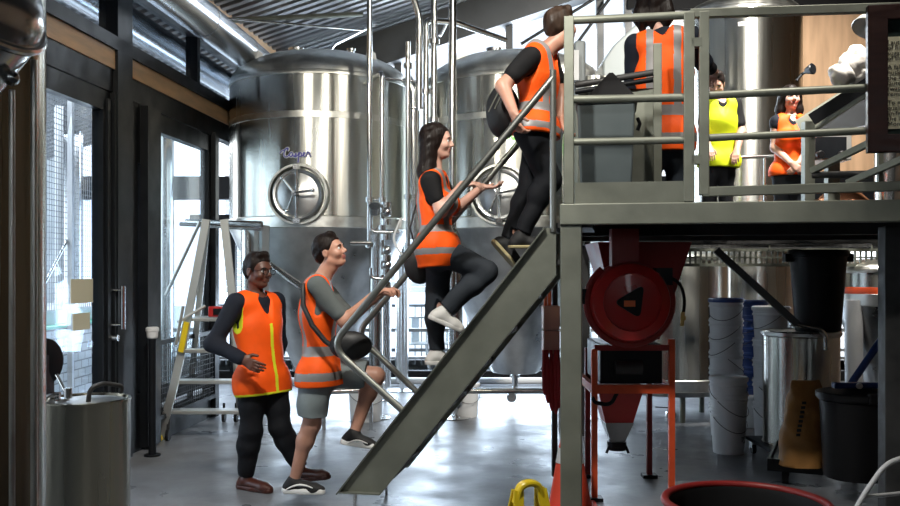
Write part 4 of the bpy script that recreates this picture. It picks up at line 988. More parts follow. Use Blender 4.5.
MB().lathe([(0, .0), (.175, 0), (.18, .01), (.225, bh - .06), (.24, bh - .055), (.24, bh - .02), (.23, bh)], (bx_, 7.5, zl), 40).build('bin_body', 'black_plastic', bn)
for q in (-1, 1): MB().box(bx_ + q * .25 - .035, bx_ + q * .25 + .035, 7.46, 7.54, zl + bh - .1, zl + bh - .03).build('handle', 'black_plastic', bn, smooth=False, bev=.01)
h = 7.15
tag(MB().tube(bend([P(793, 323, h), P(800, 325, h), P(820, 329, h), P(826, 336, h), P(826, 350, h)], .08), .02, 14).cyl(P(790, 322, h), P(794, 323, h), .032).build('transfer_pipe', 'pipe'), 'bent steel transfer pipe hooked on the rim of steel drum', 'pipe')
# flat trolley with grain sack and lidded black bin
tl = thing('flat_trolley', P(850, 490, 6.4), 'low black platform trolley carrying grain sack and lidded bin', 'trolley')
ty = 6.35
ta = G(758, 462); 
c0 = Vector((P(772, 0, 6.6).x, 6.6, 0)); ux = Vector((.80, -.35, 0)).normalized(); uy = Vector((.40, .9, 0)).normalized()
uy = Vector((-ux.y, ux.x, 0))
TT = Matrix(((ux.x, uy.x, 0, P(768, 0, 6.75).x), (ux.y, uy.y, 0, 6.75), (0, 0, 1, 0), (0, 0, 0, 1)))
MB(TT).box(0, 1.5, -.05, .75, .13, .16).box(0, 1.5, -.07, -.05, .11, .2).box(0, .02, -.05, .75, .11, .2).build('deck_plate', 'black', tl, smooth=False)
for sx in (.12, 1.35):
    for sy in (.05, .65): MB(TT).cyl((sx - .02, sy, .06), (sx + .02, sy, .06), .06).box(sx - .025, sx + .025, sy - .02, sy + .02, .06, .13).build('wheel', 'rubber', tl)
def sackmesh(c, w, dpt, h, seed):
    m = MB(); n = 28; rows = 26; rnd = random.Random(seed)
    for i in range(rows + 1):
        t = i / rows; z = h * t
        ww = w * (1 - .35 * t ** 3) * (.96 + .04 * math.sin(t * 8 + .5)); dd_ = dpt * (1 - .75 * t ** 2.5)
        lean = .04 * t * t
        for k in range(n):
            a = 2 * math.pi * k / n; ca, sa = math.cos(a), math.sin(a)
            e = .75; x = abs(ca) ** e * math.copysign(1, ca) * ww; y = abs(sa) ** e * math.copysign(1, sa) * dd_
            wr = .005 * math.sin(17 * t + 3 * a) + .005 * math.sin(11 * t - 4 * a + seed) + .004 * math.sin(31 * t + 5 * a)
            m.v.append(Vector(c) + Vector((x + ca * wr + lean, y + sa * wr, z + .008 * math.sin(4 * a) * t)))
    for i in range(rows):
        for k in range(n): m.f.append([i * n + k, i * n + (k + 1) % n, (i + 1) * n + (k + 1) % n, (i + 1) * n + k]); m.m.append(0)
    m.f.append(list(range(n))[::-1]); m.m.append(0); m.f.append(list(range(rows * n, rows * n + n))); m.m.append(0)
    return m
sc_ = P(801, 0, 6.62)
t = tag(sackmesh((sc_.x, 6.62, .165), .155, .12, .62, 3).build('grain_sack', 'sack', None, angle=80), 'brown paper grain sack with dark print leaning by the lidded bin', 'sack')
m = MB()
for k in range(8):
    zz = .40 + .033 * k; xx = sc_.x - .085 + .006 * k
    m.box(xx, xx + .03, 6.49, 6.493, zz, zz + .02)
m.build('printed_text', 'ink', t, smooth=False)
lb = thing('lidded_bin', (P(858, 0, 6.25).x, 6.25, .165), 'big round black bin with lid on the trolley, blue scraper on top', 'bin')
lx = P(857, 0, 6.25).x; lh_ = P(0, 394, 6.2).z - .165; lr = 36 / 900 * 6.25
MB().lathe([(0, 0), (lr * .86, 0), (lr * .88, .02), (lr * .98, lh_ - .05), (lr * 1.04, lh_ - .04), (lr * 1.04, lh_)], (lx, 6.25, .165), 56, capped=False).build('bin_body', 'black_plastic', lb)
MB().lathe([(lr * 1.08, lh_ - .03), (lr * 1.08, lh_ + .005), (lr * 1.0, lh_ + .012), (lr * .9, lh_ + .004), (lr * .3, lh_ + .04), (0, lh_ + .042)], (lx, 6.25, .165), 56, capped=False).build('lid', 'black_plastic', lb)
MB().box(lx - .04, lx + .04, 6.25 - lr * 1.0 - .03, 6.25 - lr * .95, .165 + lh_ - .04, .165 + lh_ + .03).build('lid_clip', 'black_plastic', lb, smooth=False, bev=.008)
t = thing('blue_scraper', P(858, 384, 6.15), 'blue handled floor scraper lying across the black bin lid', 'scraper')
zb_ = .165 + lh_ + .045
MB().box(P(833, 0, 6.2).x, P(885, 0, 6.2).x, 6.17, 6.23, zb_ - .005, zb_ + .035).build('scraper_blade', 'blue_plastic', t, smooth=False, bev=.008)
MB().cyl((P(860, 0, 6.15).x, 6.15, zb_ + .015), (P(860, 0, 6.15).x, 6.17, zb_ + .015), .02).build('white_button', 'white', t)
tag(MB().tube([P(851, 384, 7.0), P(885, 334, 7.0)], .028).build('dark_blue_hose', 'blue_plastic'), 'dark blue slanting pole behind the black bin lid', 'pole')
tag(MB().cyl(P(882, 334, 6.95), P(890, 334, 6.95), .035).build('yellow_clamp', 'yellow'), 'small yellow clamp at the top of the dark blue pole', 'clamp')
# red rubber tub, white tubular handle
tx, ty_, tr, tzz = P(746, 0, 3.7).x, 3.7, .325, P(0, 503, 3.7).z
tb = thing('red_rimmed_tub', (tx, ty_, 0), 'open black round tub with thick dark red rim before the grain mill', 'tub')
MB().lathe([(0, .02), (tr * .9, .02), (tr * .98, tzz - .02), (tr * .96, tzz), (tr * .93, tzz - .02), (tr * .86, .04), (0, .04)], (tx, ty_, 0), 64, capped=False).build('tub_body', 'rubber', tb)
MB().ring((tx, ty_, tzz), tr, .017, (0, 0, 1), 72, 12).build('rim', 'red_dark', tb)
d = 4.6
tag(MB().tube(bend([P(845, 530, d), P(862, 497, d), P(886, 463, d), P(912, 455, d), P(912, 560, d)], .12), .013, 14).tube([P(862, 497, d), P(915, 492, d + .2)], .011).build('tubular_stand', 'white_plastic'), 'bent white tubular handle in front of the trolley', 'handle')
# safety cone and floor sign
cd = 5.95; cxn = P(570, 0, cd).x; H_ = P(0, 402, cd).z
t = thing('traffic_cone', (cxn, cd, 0), 'orange traffic cone with white band hidden behind the main post', 'cone')
rb = .145; f = lambda z: .02 + (rb - .02) * (1 - (z - .03) / (H_ - .03))
MB().box(cxn - .19, cxn + .19, cd - .19, cd + .19, 0, .03).lathe([(f(.03), .03), (f(H_), H_)], (cxn, cd, 0), 40).build('cone_body', 'cone', t)
za, zbb = P(0, 462, cd).z, P(0, 447, cd).z
MB().lathe([(f(za) + .003, za), (f(zbb) + .003, zbb)], (cxn, cd, 0), 40, capped=False).build('white_band', 'white_plastic', t)
d = 4.3; x0, x1 = P(511, 0, d).x, P(543, 0, d).x; zt_ = P(0, 483, d).z
t = thing('floor_sign', ((x0 + x1) / 2, d, 0), 'yellow plastic folding floor sign with looped handle before the stairs', 'sign')
for q in (-1, 1):
    m = MB(); xm = (x0 + x1) / 2 + .01
    TQ = Matrix.Translation((xm, d, 0)) @ Matrix.Rotation(R_(20), 4, 'Z')
    m.T = TQ
    yt, yb2 = q * .012, q * .14
    m.beam((-.12, yb2, 0), (-.06, yt, zt_ - .03), .05, .012, (0, 1, 0)).beam((.12, yb2, 0), (.06, yt, zt_ - .03), .05, .012, (0, 1, 0))
    m.tube(bend([(-.07, yt, zt_ - .09), (-.045, yt, zt_), (.045, yt, zt_), (.07, yt, zt_ - .09)], .05), .016, 10)
    m.add([(-.11, yb2 * .9, .05), (.11, yb2 * .9, .05), (.065, yt + q * .02, zt_ - .14), (-.065, yt + q * .02, zt_ - .14)], [(0, 1, 2, 3)])
    m.build('sign_leaf', 'yellow', t)
# platform stepladder -----------------------------------------------------------
ld = thing('platform_stepladder', G(190, 430), 'aluminium platform stepladder on wheels behind the man in dark shirt', 'ladder')
L = 8.58
def lp(px, py, d): return P(px, py, d)
for q in (0, 1):
    off = q * 92
    k = -1 if q else 1
    pts = [lp(160 + off * 1.0, 437, L - .12), lp(170 + off * .80, 402, L - .2), lp(179 + off * .66, 365, L - .1), lp(190 + off * .46, 300, L), lp(206 + off * .20, 222, L + .05)]
    pp = bend([pts[0], pts[1], pts[2], pts[4]], .3)
    for i in range(1): pass
    q1 = MB()
    for i in range(len(pp) - 1): q1.beam(pp[i], pp[i + 1] + (pp[i + 1] - pp[i]) * .02, .025, .075, (1, 0, 0.3))
    q1.build('front_stile', 'alu', ld, smooth=False)
    MB().beam(lp(228 - 40 * (1 - q) + 12 * q, 415, L + .9), lp(207 + off * .2, 222, L + .1), .025, .06, (1, 0, .3)).build('rear_stile', 'alu', ld, smooth=False)
    f0 = lp(158 + off, 434, L - .12); MB().box(f0.x - .05, f0.x + .05, f0.y - .04, f0.y + .04, 0, .05).build('yellow_foot', 'yellow', ld, smooth=False, bev=.01)
    w0 = lp(168 + off * .86, 430, L - .15); cst = MB().beam(lp(170 + off * .8, 402, L - .15), Vector((w0.x, w0.y, .07)), .02, .03).build('caster_bracket', 'galv_shade', ld, smooth=False)
    MB().cyl((w0.x - .014, w0.y, .055), (w0.x + .014, w0.y, .055), .055).build('wheel', 'rubber', cst)
    w0 = Vector((lp(224 + 12 * q, 0, L + .9).x, L + .9, 0)); cst = MB().beam(w0 + Vector((0, 0, .2)), w0 + Vector((0, 0, .06)), .02, .03).build('caster_bracket', 'galv_shade', ld, smooth=False)
    MB().cyl((w0.x - .014, w0.y, .055), (w0.x + .014, w0.y, .055), .055).build('wheel', 'rubber', cst)
for (py, xa_, xb_) in ((410, 167, 244), (380, 175, 240), (349, 180, 236)):
    a, b = lp(xa_, py, L - .1), lp(xb_, py, L - .1)
    MB().box(a.x, b.x, L - .14, L + .02, a.z - .035, a.z).build('step', 'alu', ld, smooth=False, bev=.005)
a, b = lp(184, 318, L), lp(232, 318, L)
MB().box(a.x, b.x, L - .05, L + .4, a.z - .03, a.z).build('top_platform', 'alu', ld, smooth=False, bev=.005)
MB().tube(bend([lp(183, 306, L - .2), lp(176, 345, L - .2)], .02), .016).tube([lp(178, 322, L - .2), lp(205, 306, L)], .014).tube([lp(166, 295, L + .4), lp(200, 222, L + .1)], .018).build('guard_arm', 'alu', ld)
q = MB(); q.beam(lp(181, 352, L - .14), lp(187, 322, L - .14), .03, .05, (1, 0, .3)); q.build('yellow_sleeve', 'yellow', ld, smooth=False)
a = lp(208, 317, L - .02)
t = thing('red_meter', a, 'small red and black instrument on the stepladder top', 'meter')
MB().box(a.x, a.x + .17, L - .02, L + .08, a.z + .0, a.z + .10).build('meter_case', 'red_paint', t, smooth=False, bev=.01)
MB().box(a.x + .05, a.x + .15, L - .03, L - .02, a.z + .02, a.z + .08).build('meter_face', 'black', t, smooth=False)
# white ladder rails leaning at the hatched tank and steel rods
for i, (xa_, ya_, xb_, yb_2, w, lab) in enumerate(((251, 258, 257, 224, .045, 'pale slanted ladder rail over dark shirted man head, outer one'), (261, 262, 266, 226, .07, 'pale slanted ladder rail over dark shirted man head, inner wide one'))):
    tag(MB().beam(G(251 + 12 * i, 409) , P(xb_, yb_2, 9.1), w, .03, (0, 1, 0)).build('leaning_rail', 'alu', smooth=False), lab, 'rail')
tag(MB().tube([P(186, 222, 9.2), P(262, 224, 9.0)], .03).tube([P(180, 224, 9.0), P(262, 229, 8.9)], .02).build('tank_hose_pipe', 'pipe'), 'horizontal steel pipes beside the lower edge of hatched tank', 'pipe')
tag(MB().tube([P(266, 262, 8.9), P(303, 288, 8.7)], .035).ball(P(266, 262, 8.85), .05).build('dipstick_arm', 'pipe'), 'sloping steel sampling arm before the cone of hatched tank', 'arm')

# cable tray under the deck
ct = thing('cable_tray', P(710, 257, 9.0), 'perforated steel cable tray hanging under the deck above the bucket stacks', 'tray')
xa_, xb_ = P(657, 0, 9.0).x, P(882, 0, 9.0).x
for zz in (P(0, 265, 9.0).z, P(0, 250, 9.0).z): MB().beam((xa_, 9.0, zz), (xb_, 9.0, zz), .03, .03).build('side_rail', 'galv', ct, smooth=False)
m = MB(); x = xa_
while x < xb_:
    m.beam((x, 9.0, P(0, 265, 9.0).z), (x, 9.0, P(0, 250, 9.0).z), .02, .012, (0, 1, 0)); x += .055
m.beam((xa_, 9.0, P(0, 257.5, 9.0).z), (xb_, 9.0, P(0, 257.5, 9.0).z), .02, .016)
m.build('tray_grid', 'galv', ct, smooth=False)
for x in (xa_ + .1, (xa_ + xb_) / 2, xb_ - .1): MB().cyl((x, 9.0, P(0, 250, 9.0).z), (x, 9.0, DZ - .15), .008, n=8).build('hanger_rod', 'galv', ct)
# ------------------------------------------------------------------ people: one continuous skin surface each, grown from a distance field
def V3(a): return np.array(a, dtype=np.float64)
def unit(a): a = V3(a); return a / (np.linalg.norm(a) + 1e-12)
class Field:
    def __init__(s, lo, hi, h):
        s.h = h; s.lo = V3(lo); n = np.ceil((V3(hi) - s.lo) / h).astype(int) + 2; s.n = n
        s.F = np.full(n, .25, dtype=np.float32)
    def box(s, lo, hi):
        a = np.maximum(0, np.floor((V3(lo) - s.lo) / s.h).astype(int)); b = np.minimum(s.n, np.ceil((V3(hi) - s.lo) / s.h).astype(int) + 1)
        return a, b
    def grid(s, a, b):
        ax = [(s.lo[i] + s.h * np.arange(a[i], b[i])).astype(np.float32) for i in range(3)]
        return ax[0][:, None, None], ax[1][None, :, None], ax[2][None, None, :]
    def op(s, fn, lo, hi, k, mode):
        m = 3 * s.h + k + .01
        a, b = s.box(V3(lo) - m, V3(hi) + m)
        if np.any(b <= a): return
        X, Y, Z = s.grid(a, b); d = fn(X, Y, Z).astype(np.float32)
        sl = tuple(slice(a[i], b[i]) for i in range(3)); F = s.F[sl]
        if mode == 'sub': d = -d
        if mode == 'add':
            if k > 0:
                hh = np.maximum(k - np.abs(F - d), 0) / k; r = np.minimum(F, d) - hh * hh * k * .25
            else: r = np.minimum(F, d)
        else:
            if k > 0:
                hh = np.maximum(k - np.abs(F - d), 0) / k; r = np.maximum(F, d) + hh * hh * k * .25
            else: r = np.maximum(F, d)
        s.F[sl] = r
    def cone(s, a, b, ra, rb, k=.02, flat=None, mode='add'):
        a = V3(a); b = V3(b); ab = b - a; L2 = float(max(1e-9, ab @ ab)); R = max(ra, rb)
        lo_, hi_ = np.minimum(a, b) - R, np.maximum(a, b) + R; a = [float(q) for q in a]; ab = [float(q) for q in ab]
        def fn(X, Y, Z):
            t = np.clip(((X - a[0]) * ab[0] + (Y - a[1]) * ab[1] + (Z - a[2]) * ab[2]) / L2, 0, 1)
            qx, qy, qz = X - a[0] - t * ab[0], Y - a[1] - t * ab[1], Z - a[2] - t * ab[2]
            if flat is not None:
                n, f = [float(q) for q in flat[0]], flat[1]; qn = qx * n[0] + qy * n[1] + qz * n[2]; g = qn * (1 / f - 1)
                qx, qy, qz = qx + g * n[0], qy + g * n[1], qz + g * n[2]
            d = np.sqrt(qx * qx + qy * qy + qz * qz) - (ra + (rb - ra) * t)
            return d * (.5 + .5 * flat[1]) if flat is not None else d
        s.op(fn, lo_, hi_, k, mode); return s
    def ell(s, c, r, A, k=.02, mode='add'):
        c = V3(c); r = V3(r); R = r.max()
        def fn(X, Y, Z):
            x, y, z = X - float(c[0]), Y - float(c[1]), Z - float(c[2])
            q = [x * float(A[i][0]) + y * float(A[i][1]) + z * float(A[i][2]) for i in range(3)]
            k0 = np.sqrt(sum((q[i] / float(r[i])) ** 2 for i in range(3))); k1 = np.sqrt(sum((q[i] / float(r[i] ** 2)) ** 2 for i in range(3))) + 1e-9
            return np.where(k0 < 1e-3, -r.min(), k0 * (k0 - 1) / k1)
        s.op(fn, c - R, c + R, k, mode); return s
    def cut(s, p, n, k=0):
        """remove everything on the side n points to, within the whole field"""
        n = unit(n); p = V3(p); X, Y, Z = s.grid(np.zeros(3, int), s.n)
        p = [float(q) for q in p]; n = [float(q) for q in n]
        d = (X - p[0]) * n[0] + (Y - p[1]) * n[1] + (Z - p[2]) * n[2]
        s.F = np.maximum(s.F, d); return s
    def wrinkle(s, amp, fr=28, seed=0):
        ii = np.nonzero(np.abs(s.F) < .035); X, Y, Z = [(s.lo[i] + s.h * ii[i]).astype(np.float32) for i in range(3)]; r = np.random.RandomState(seed)
        w = 0
        for i in range(5):
            v = r.normal(size=3); v[2] *= 1.6; v = v / np.linalg.norm(v) * fr * (.6 + .35 * i); w = w + np.sin(X * v[0] + Y * v[1] + Z * v[2] + r.uniform(0, 6)) / (1 + .4 * i)
        s.F[ii] += (amp * .5 * w).astype(np.float32); return s
    def mesh(s):
        F = s.F; n = F.shape; sg = F < 0
        c = [F[i:n[0] - 1 + i, j:n[1] - 1 + j, k:n[2] - 1 + k] for i in (0, 1) for j in (0, 1) for k in (0, 1)]
        offs = [(i, j, k) for i in (0, 1) for j in (0, 1) for k in (0, 1)]
        inside = np.zeros(c[0].shape, np.uint8)
        for (i, j, k) in [(i, j, k) for i in (0, 1) for j in (0, 1) for k in (0, 1)]: inside += sg[i:n[0] - 1 + i, j:n[1] - 1 + j, k:n[2] - 1 + k]
        act = (inside > 0) & (inside < 8)
        idx = np.argwhere(act)
        if len(idx) == 0: return np.zeros((0, 3)), np.zeros((0, 4), int)
        vid = np.full(act.shape, -1, dtype=np.int64); vid[act] = np.arange(len(idx))
        cv = np.stack([x[act] for x in c], 1).astype(np.float64)
        acc = np.zeros((len(idx), 3)); cnt = np.zeros(len(idx))
        for a in range(8):
            for b in range(a + 1, 8):
                oa, ob = V3(offs[a]), V3(offs[b])
                if np.abs(oa - ob).sum() != 1: continue
                m = (cv[:, a] < 0) != (cv[:, b] < 0)
                t = cv[m, a] / (cv[m, a] - cv[m, b]); acc[m] += oa + (ob - oa) * t[:, None]; cnt[m] += 1
        vs = s.lo + s.h * (idx + acc / cnt[:, None])
        quads = []
        for ax in range(3):
            sl0 = [slice(None)] * 3; sl1 = [slice(None)] * 3; sl0[ax] = slice(0, -1); sl1[ax] = slice(1, None)
            A = sg[tuple(sl0)]; B = sg[tuple(sl1)]; ch = np.argwhere(A != B)
            o1, o2 = [(1, 2), (2, 0), (0, 1)][ax]
            ok = (ch[:, o1] > 0) & (ch[:, o2] > 0) & (ch[:, o1] < n[o1] - 1) & (ch[:, o2] < n[o2] - 1); ch = ch[ok]
            def at(d1, d2):
                q = ch.copy(); q[:, o1] -= d1; q[:, o2] -= d2; return vid[q[:, 0], q[:, 1], q[:, 2]]
            q = np.stack([at(1, 1), at(0, 1), at(0, 0), at(1, 0)], 1)
            fl = ~A[ch[:, 0], ch[:, 1], ch[:, 2]]; q[fl] = q[fl][:, ::-1]; quads.append(q)
        q = np.concatenate(quads); q = q[(q >= 0).all(1)]
        return vs, q
def field_object(name, fld, mats, parent, origin, pick=None, smooth_it=1):
    vs, q = fld.mesh()
    if len(vs) == 0: return None
    for _ in range(smooth_it):                                   # light relaxation against grid stepping
        acc = np.zeros_like(vs); cnt = np.zeros(len(vs))
        for a, b in ((0, 1), (1, 2), (2, 3), (3, 0)):
            for i, j in ((a, b), (b, a)):
                cnt += np.bincount(q[:, i], minlength=len(vs))
                for ax in range(3): acc[:, ax] += np.bincount(q[:, i], weights=vs[q[:, j], ax], minlength=len(vs))
        vs = vs * .5 + .5 * acc / np.maximum(cnt, 1)[:, None]
    if origin is None: origin = np.array([*(vs.min(0) + vs.max(0))[:2] / 2, vs[:, 2].min()])
    me = bpy.data.meshes.new(name); n = len(vs)
    me.vertices.add(n); me.vertices.foreach_set('co', (vs - V3(origin)).astype(np.float32).ravel())
    me.loops.add(len(q) * 4); me.loops.foreach_set('vertex_index', q.ravel().astype(np.int32))
    me.polygons.add(len(q)); me.polygons.foreach_set('loop_start', np.arange(0, len(q) * 4, 4, dtype=np.int32)); me.polygons.foreach_set('loop_total', np.full(len(q), 4, dtype=np.int32))
    for m in mats: me.materials.append(M[m])
    if pick is not None:
        c = vs[q].mean(1); me.polygons.foreach_set('material_index', pick(c).astype(np.int32))
    me.polygons.foreach_set('use_smooth', np.ones(len(q), dtype=bool))
    me.update(calc_edges=True); me.validate()
    o = bpy.data.objects.new(name, me); COL.objects.link(o); place(o, parent, origin); return o

def cloth(name, col, rough=.8, n=.14, b=.35): M[name] = mat(name, col, rough, noise=(5, n), bump=(16, b, (1, 1, 1), .01), spec=.25); return name
M['skin'] = mat('skin', (.52, .27, .19), .45, noise=(12, .08)); M['skin_dark'] = mat('brown_skin', (.11, .045, .030), .42, noise=(12, .08)); M['skin_pale'] = mat('pale_skin', (.62, .36, .28), .45, noise=(12, .06))
M['hair_dark'] = mat('dark_brown_hair', (.010, .006, .005), .5, spec=.2, noise=(30, .4, (1, 1, .2)), bump=(60, .6, (1, 1, .12), .01)); M['hair_brown'] = mat('brown_hair', (.035, .020, .013), .5, spec=.25, noise=(30, .4, (1, 1, .3)), bump=(60, .5, (1, 1, .2), .01))
M['eye_white'] = mat('eye_white', (.7, .7, .68), .2); M['iris'] = mat('dark_iris', (.02, .012, .01), .15); M['lip'] = mat('lip', (.38, .12, .10), .4)
cloth('orange_vest', (1.0, .115, .008), .62); M['vest_tape'] = mat('grey_reflective_tape', (.27, .26, .26), .45, .1)
cloth('yellow_vest', (.72, .85, .02), .62); cloth('lime_piping', (.75, .80, .03)); cloth('black_shirt', (.007, .007, .008)); cloth('navy_shirt', (.010, .013, .022)); cloth('grey_tee', (.11, .125, .125)); cloth('black_trousers', (.007, .008, .011)); cloth('slate_trousers', (.030, .036, .045)); cloth('grey_shorts', (.22, .26, .27), .8, .25); cloth('dark_jeans', (.035, .045, .06))
cloth('white_shirt', (.7, .7, .68)); M['shoe_black'] = mat('black_shoe_canvas', (.010, .010, .011), .7); M['shoe_brown'] = mat('brown_shoe_leather', (.07, .022, .015), .3); M['sole_white'] = mat('white_rubber_sole', (.85, .85, .83), .5); M['shoe_white'] = mat('white_canvas_shoe', (.72, .71, .68), .55); M['bag_black'] = mat('black_bag_fabric', (.008, .008, .009), .6, noise=(9, .2), bump=(12, .5)); M['sole_tan'] = mat('tan_sole', (.45, .38, .2), .6)
M['gold'] = mat('gold_watch', (.8, .55, .15), .3, 1.)

def person(label, J, head, face, group=None, up=(0, 0, 1), h=.005, sc=1.0, fem=False, skin='skin', hair=None, hairmat='hair_dark',
           shirt=None, sleeve=.55, vest='orange_vest', vest_len=.16, tape=True, piping=None, legs=None, hem=None, shoes=None, sole='sole_white', hands=None, fwd=None, belly=0.0, glasses=False, soleh=.03):
    """J: joints (world). face: direction the nose points. hem: (thigh fraction) for shorts"""
    J = {k: V3(v) for k, v in J.items()}; g = V3(head)
    allp = np.stack(list(J.values()) + [g]); lo = allp.min(0) - .26; hi = allp.max(0) + .26
    pel = (J['hl'] + J['hr']) / 2; nk = (J['sl'] + J['sr']) / 2; T = unit(nk - pel); TL = np.linalg.norm(nk - pel)
    sd = unit(J['sr'] - J['sl']); sd = unit(sd - T * (sd @ T)); fw = unit(np.cross(T, sd)) 
    if fwd is not None and fw @ V3(fwd) < 0: fw = -fw
    u = lambda f, o=0.: pel + T * (TL * f) + fw * o
    fl = (fw, .70); w = .92 if fem else 1.0
    f = unit(face); upv = V3(up); sdh = unit(np.cross(f, upv)); uh = unit(np.cross(sdh, f)); A = [f, sdh, uh]
    H = lambda a, b, c: g + (f * a + sdh * b + uh * c) * sc
    hsh = (J['hr'] - J['hl']) / max(1e-6, np.linalg.norm(J['hr'] - J['hl']))
    def torso(F, e, sleeves=0, hipdown=True):
        F.cone(u(-.02), u(.22), (.150 if not fem else .155) * sc + e, .132 * w * sc + e, .03, fl)
        F.cone(u(.22, belly), u(.68), .132 * w * sc + e + belly * .4, .158 * w * sc + e, .04, fl)
        F.cone(u(.68), u(.92), .158 * w * sc + e, .12 * w * sc + e, .04, fl)
        F.cone(J['sl'] * .85 + J['sr'] * .15 - T * .01, J['sr'] * .85 + J['sl'] * .15 - T * .01, .058 * sc + e, .058 * sc + e, .05)
        F.cone(J['hl'] * .8 + pel * .2, J['hr'] * .8 + pel * .2, .10 * sc + e, .10 * sc + e, .04)
        if fem:
            for q in (-1, 1): F.ell(u(.64, .085 * sc) + sd * q * .07 * sc, V3((.055, .062, .062)) * sc + e, [fw, sd, T], .03)
    def arm(F, side, e, r0=0., r1=1.):
        S, E, Wp = J['s' + side], J['e' + side], J['w' + side]
        k = .03
        tot = 2.0
        def seg(a, b, ra, rb, t0, t1):
            t0 = max(0, min(1, t0)); t1 = max(0, min(1, t1))
            if t1 > t0: F.cone(a + (b - a) * t0, a + (b - a) * t1, (ra + (rb - ra) * t0) * sc + e, (ra + (rb - ra) * t1) * sc + e, k)
        wd = w
        seg(S, E, .058 * wd, .043 * wd, r0, r1)
        seg(E, Wp, .045 * wd, .029 * wd, r0 - 1, r1 - 1)
    def leg(F, side, e, t1=2.0, loose=0.):
        Hh, K, An = J['h' + side], J['k' + side], J['a' + side]
        a = min(1, t1); lx = loose
        F.cone(Hh, Hh + (K - Hh) * a, .092 * sc + e, (.092 + (.060 - .092) * a) * sc + e + lx * a, .04)
        if t1 > 1:
            b = min(1, t1 - 1); m_ = K + (An - K) * .3; back = -unit(np.cross(np.cross(An - K, fw if abs(unit(An - K) @ fw) < .95 else T), An - K)) * 1.0
            bk = unit(An - K); tdir = unit(K - Hh); kb = unit(np.cross(bk, hsh));
            if kb @ fw > 0: kb = -kb
            F.cone(K, m_, .056 * sc + e + lx, .050 * sc + e + lx, .03)
            if b > .3:
                F.cone(K + (An - K) * .12 + kb * .012, m_ + kb * .016, .050 * sc + e + lx, .051 * sc + e + lx, .03)
                F.cone(m_ + kb * .012, K + (An - K) * b, .053 * sc + e + lx, (.053 - .018 * (b - .3) / .7) * sc + e + lx * 1.3, .03)
    def foot(F, side, e, k=.02):
        An, To, d, dn = footframe(side)
        he = An + dn * .045 - d * .035
        ball = To - d * .055
        F.cone(he, An, .036 + e, .038 + e, k); F.cone(An + dn * .025, ball - dn * .008, .038 + e, .034 + e, k, (dn, .85)); F.cone(ball, To - d * .015, .036 + e, .026 + e, k, (dn, .75))
    def footframe(side):
        An, To = J['a' + side], J['t' + side]; dn = unit(V3(J['d' + side]) - An) if 'd' + side in J else V3((0, 0, -1))
        d = To - An; d = d - dn * (d @ dn); L = max(.13, np.linalg.norm(d)); d = unit(d)
        return An, An + dn * .05 + d * L, d, dn
    # ---- body
    F = Field(lo, hi, h)
    torso(F, -.004)
    for s_ in 'lr':
        arm(F, s_, 0, 0, 2); leg(F, s_, 0, 2); foot(F, s_, -.006)
    F.cone(u(.98), H(-.02, 0, -.075), .062 * w, .054 * w, .03); F.cone(H(-.02, 0, -.09), H(-.012, 0, -.03), .052 * w, .05, .02)
    # head
    F.ell(H(-.010, 0, .035), V3((.098, .076, .088)) * sc, A, .01)
    F.ell(H(.030, 0, -.020), V3((.060, .058, .076)) * sc, A, .03)
    F.cone(H(.050, 0, -.088), H(.076, 0, -.086), .020, .015, .025)
    F.cone(H(-.005, -.046, -.055), H(.05, -.018, -.088), .019, .016, .03); F.cone(H(-.005, .046, -.055), H(.05, .018, -.088), .019, .016, .03)
    F.cone(H(.078, -.03, .022), H(.078, .03, .022), .015, .015, .02)
    for q in (-1, 1):
        F.ell(H(.090, q * .031, .004), V3((.014, .018, .012)) * sc, A, .012, 'sub')
        F.ell(H(.060, q * .040, -.028), V3((.026, .022, .022)) * sc, A, .025)
        F.ell(H(-.008, q * .078, -.005), V3((.019, .008, .033)) * sc, A, .006); F.ell(H(-.004, q * .087, -.002), V3((.010, .005, .018)) * sc, A, .004, 'sub')
    F.cone(H(.088, 0, .012), H(.108, 0, -.022), .008, .0125, .012); F.cone(H(.095, -.012, -.030), H(.095, .012, -.030), .009, .009, .008)
    F.cone(H(.086, -.018, -.052), H(.086, .018, -.052), .009, .009, .008); F.cone(H(.083, -.015, -.064), H(.083, .015, -.064), .010, .010, .006)
    # hands
    for s_ in 'lr':
        hd = (hands or {}).get(s_, {})
        Wp = J['w' + s_]; d = unit(hd.get('d', Wp - J['e' + s_])); n = V3(hd.get('n', (0, 0, -1))); n = unit(n - d * (n @ d)); ac = unit(np.cross(d, n)) * (1 if s_ == 'r' else -1) * hd.get('flip', 1)
        # ac points to the thumb side
        cu = hd.get('curl', .35); z = sc * (.92 if fem else 1.0)
        F.cone(Wp, Wp + d * .03 * z, .027 * z, .028 * z, .015, (n, .75))
        for q in (-.026, -.009, .009, .026): F.cone(Wp + d * .02 * z + ac * q * .5 * z, Wp + d * .088 * z + ac * q * z, .017 * z, .0135 * z, .008, (n, .85))
        for i, (q, L) in enumerate(((.029, .92), (.010, 1.0), (-.009, .95), (-.027, .76))):
            p = Wp + d * (.088 - abs(q) * .12) * z + ac * q * z; dd = d; r = .0098 * z
            dd = unit(d + ac * q * 1.6)
            for jn, Ls in enumerate((.043, .027, .022)):
                an = cu * (1.0 if jn else .8) * (1 + .12 * i); c_, s2 = math.cos(an), math.sin(an)
                nn = unit(n - dd * (n @ dd)) if jn == 0 else nn
                dd, nn = unit(dd * c_ + nn * s2), unit(nn * c_ - dd * s2)
                p2 = p + dd * Ls * L * z; F.cone(p, p2, r, r * .9, .004); p = p2; r *= .9
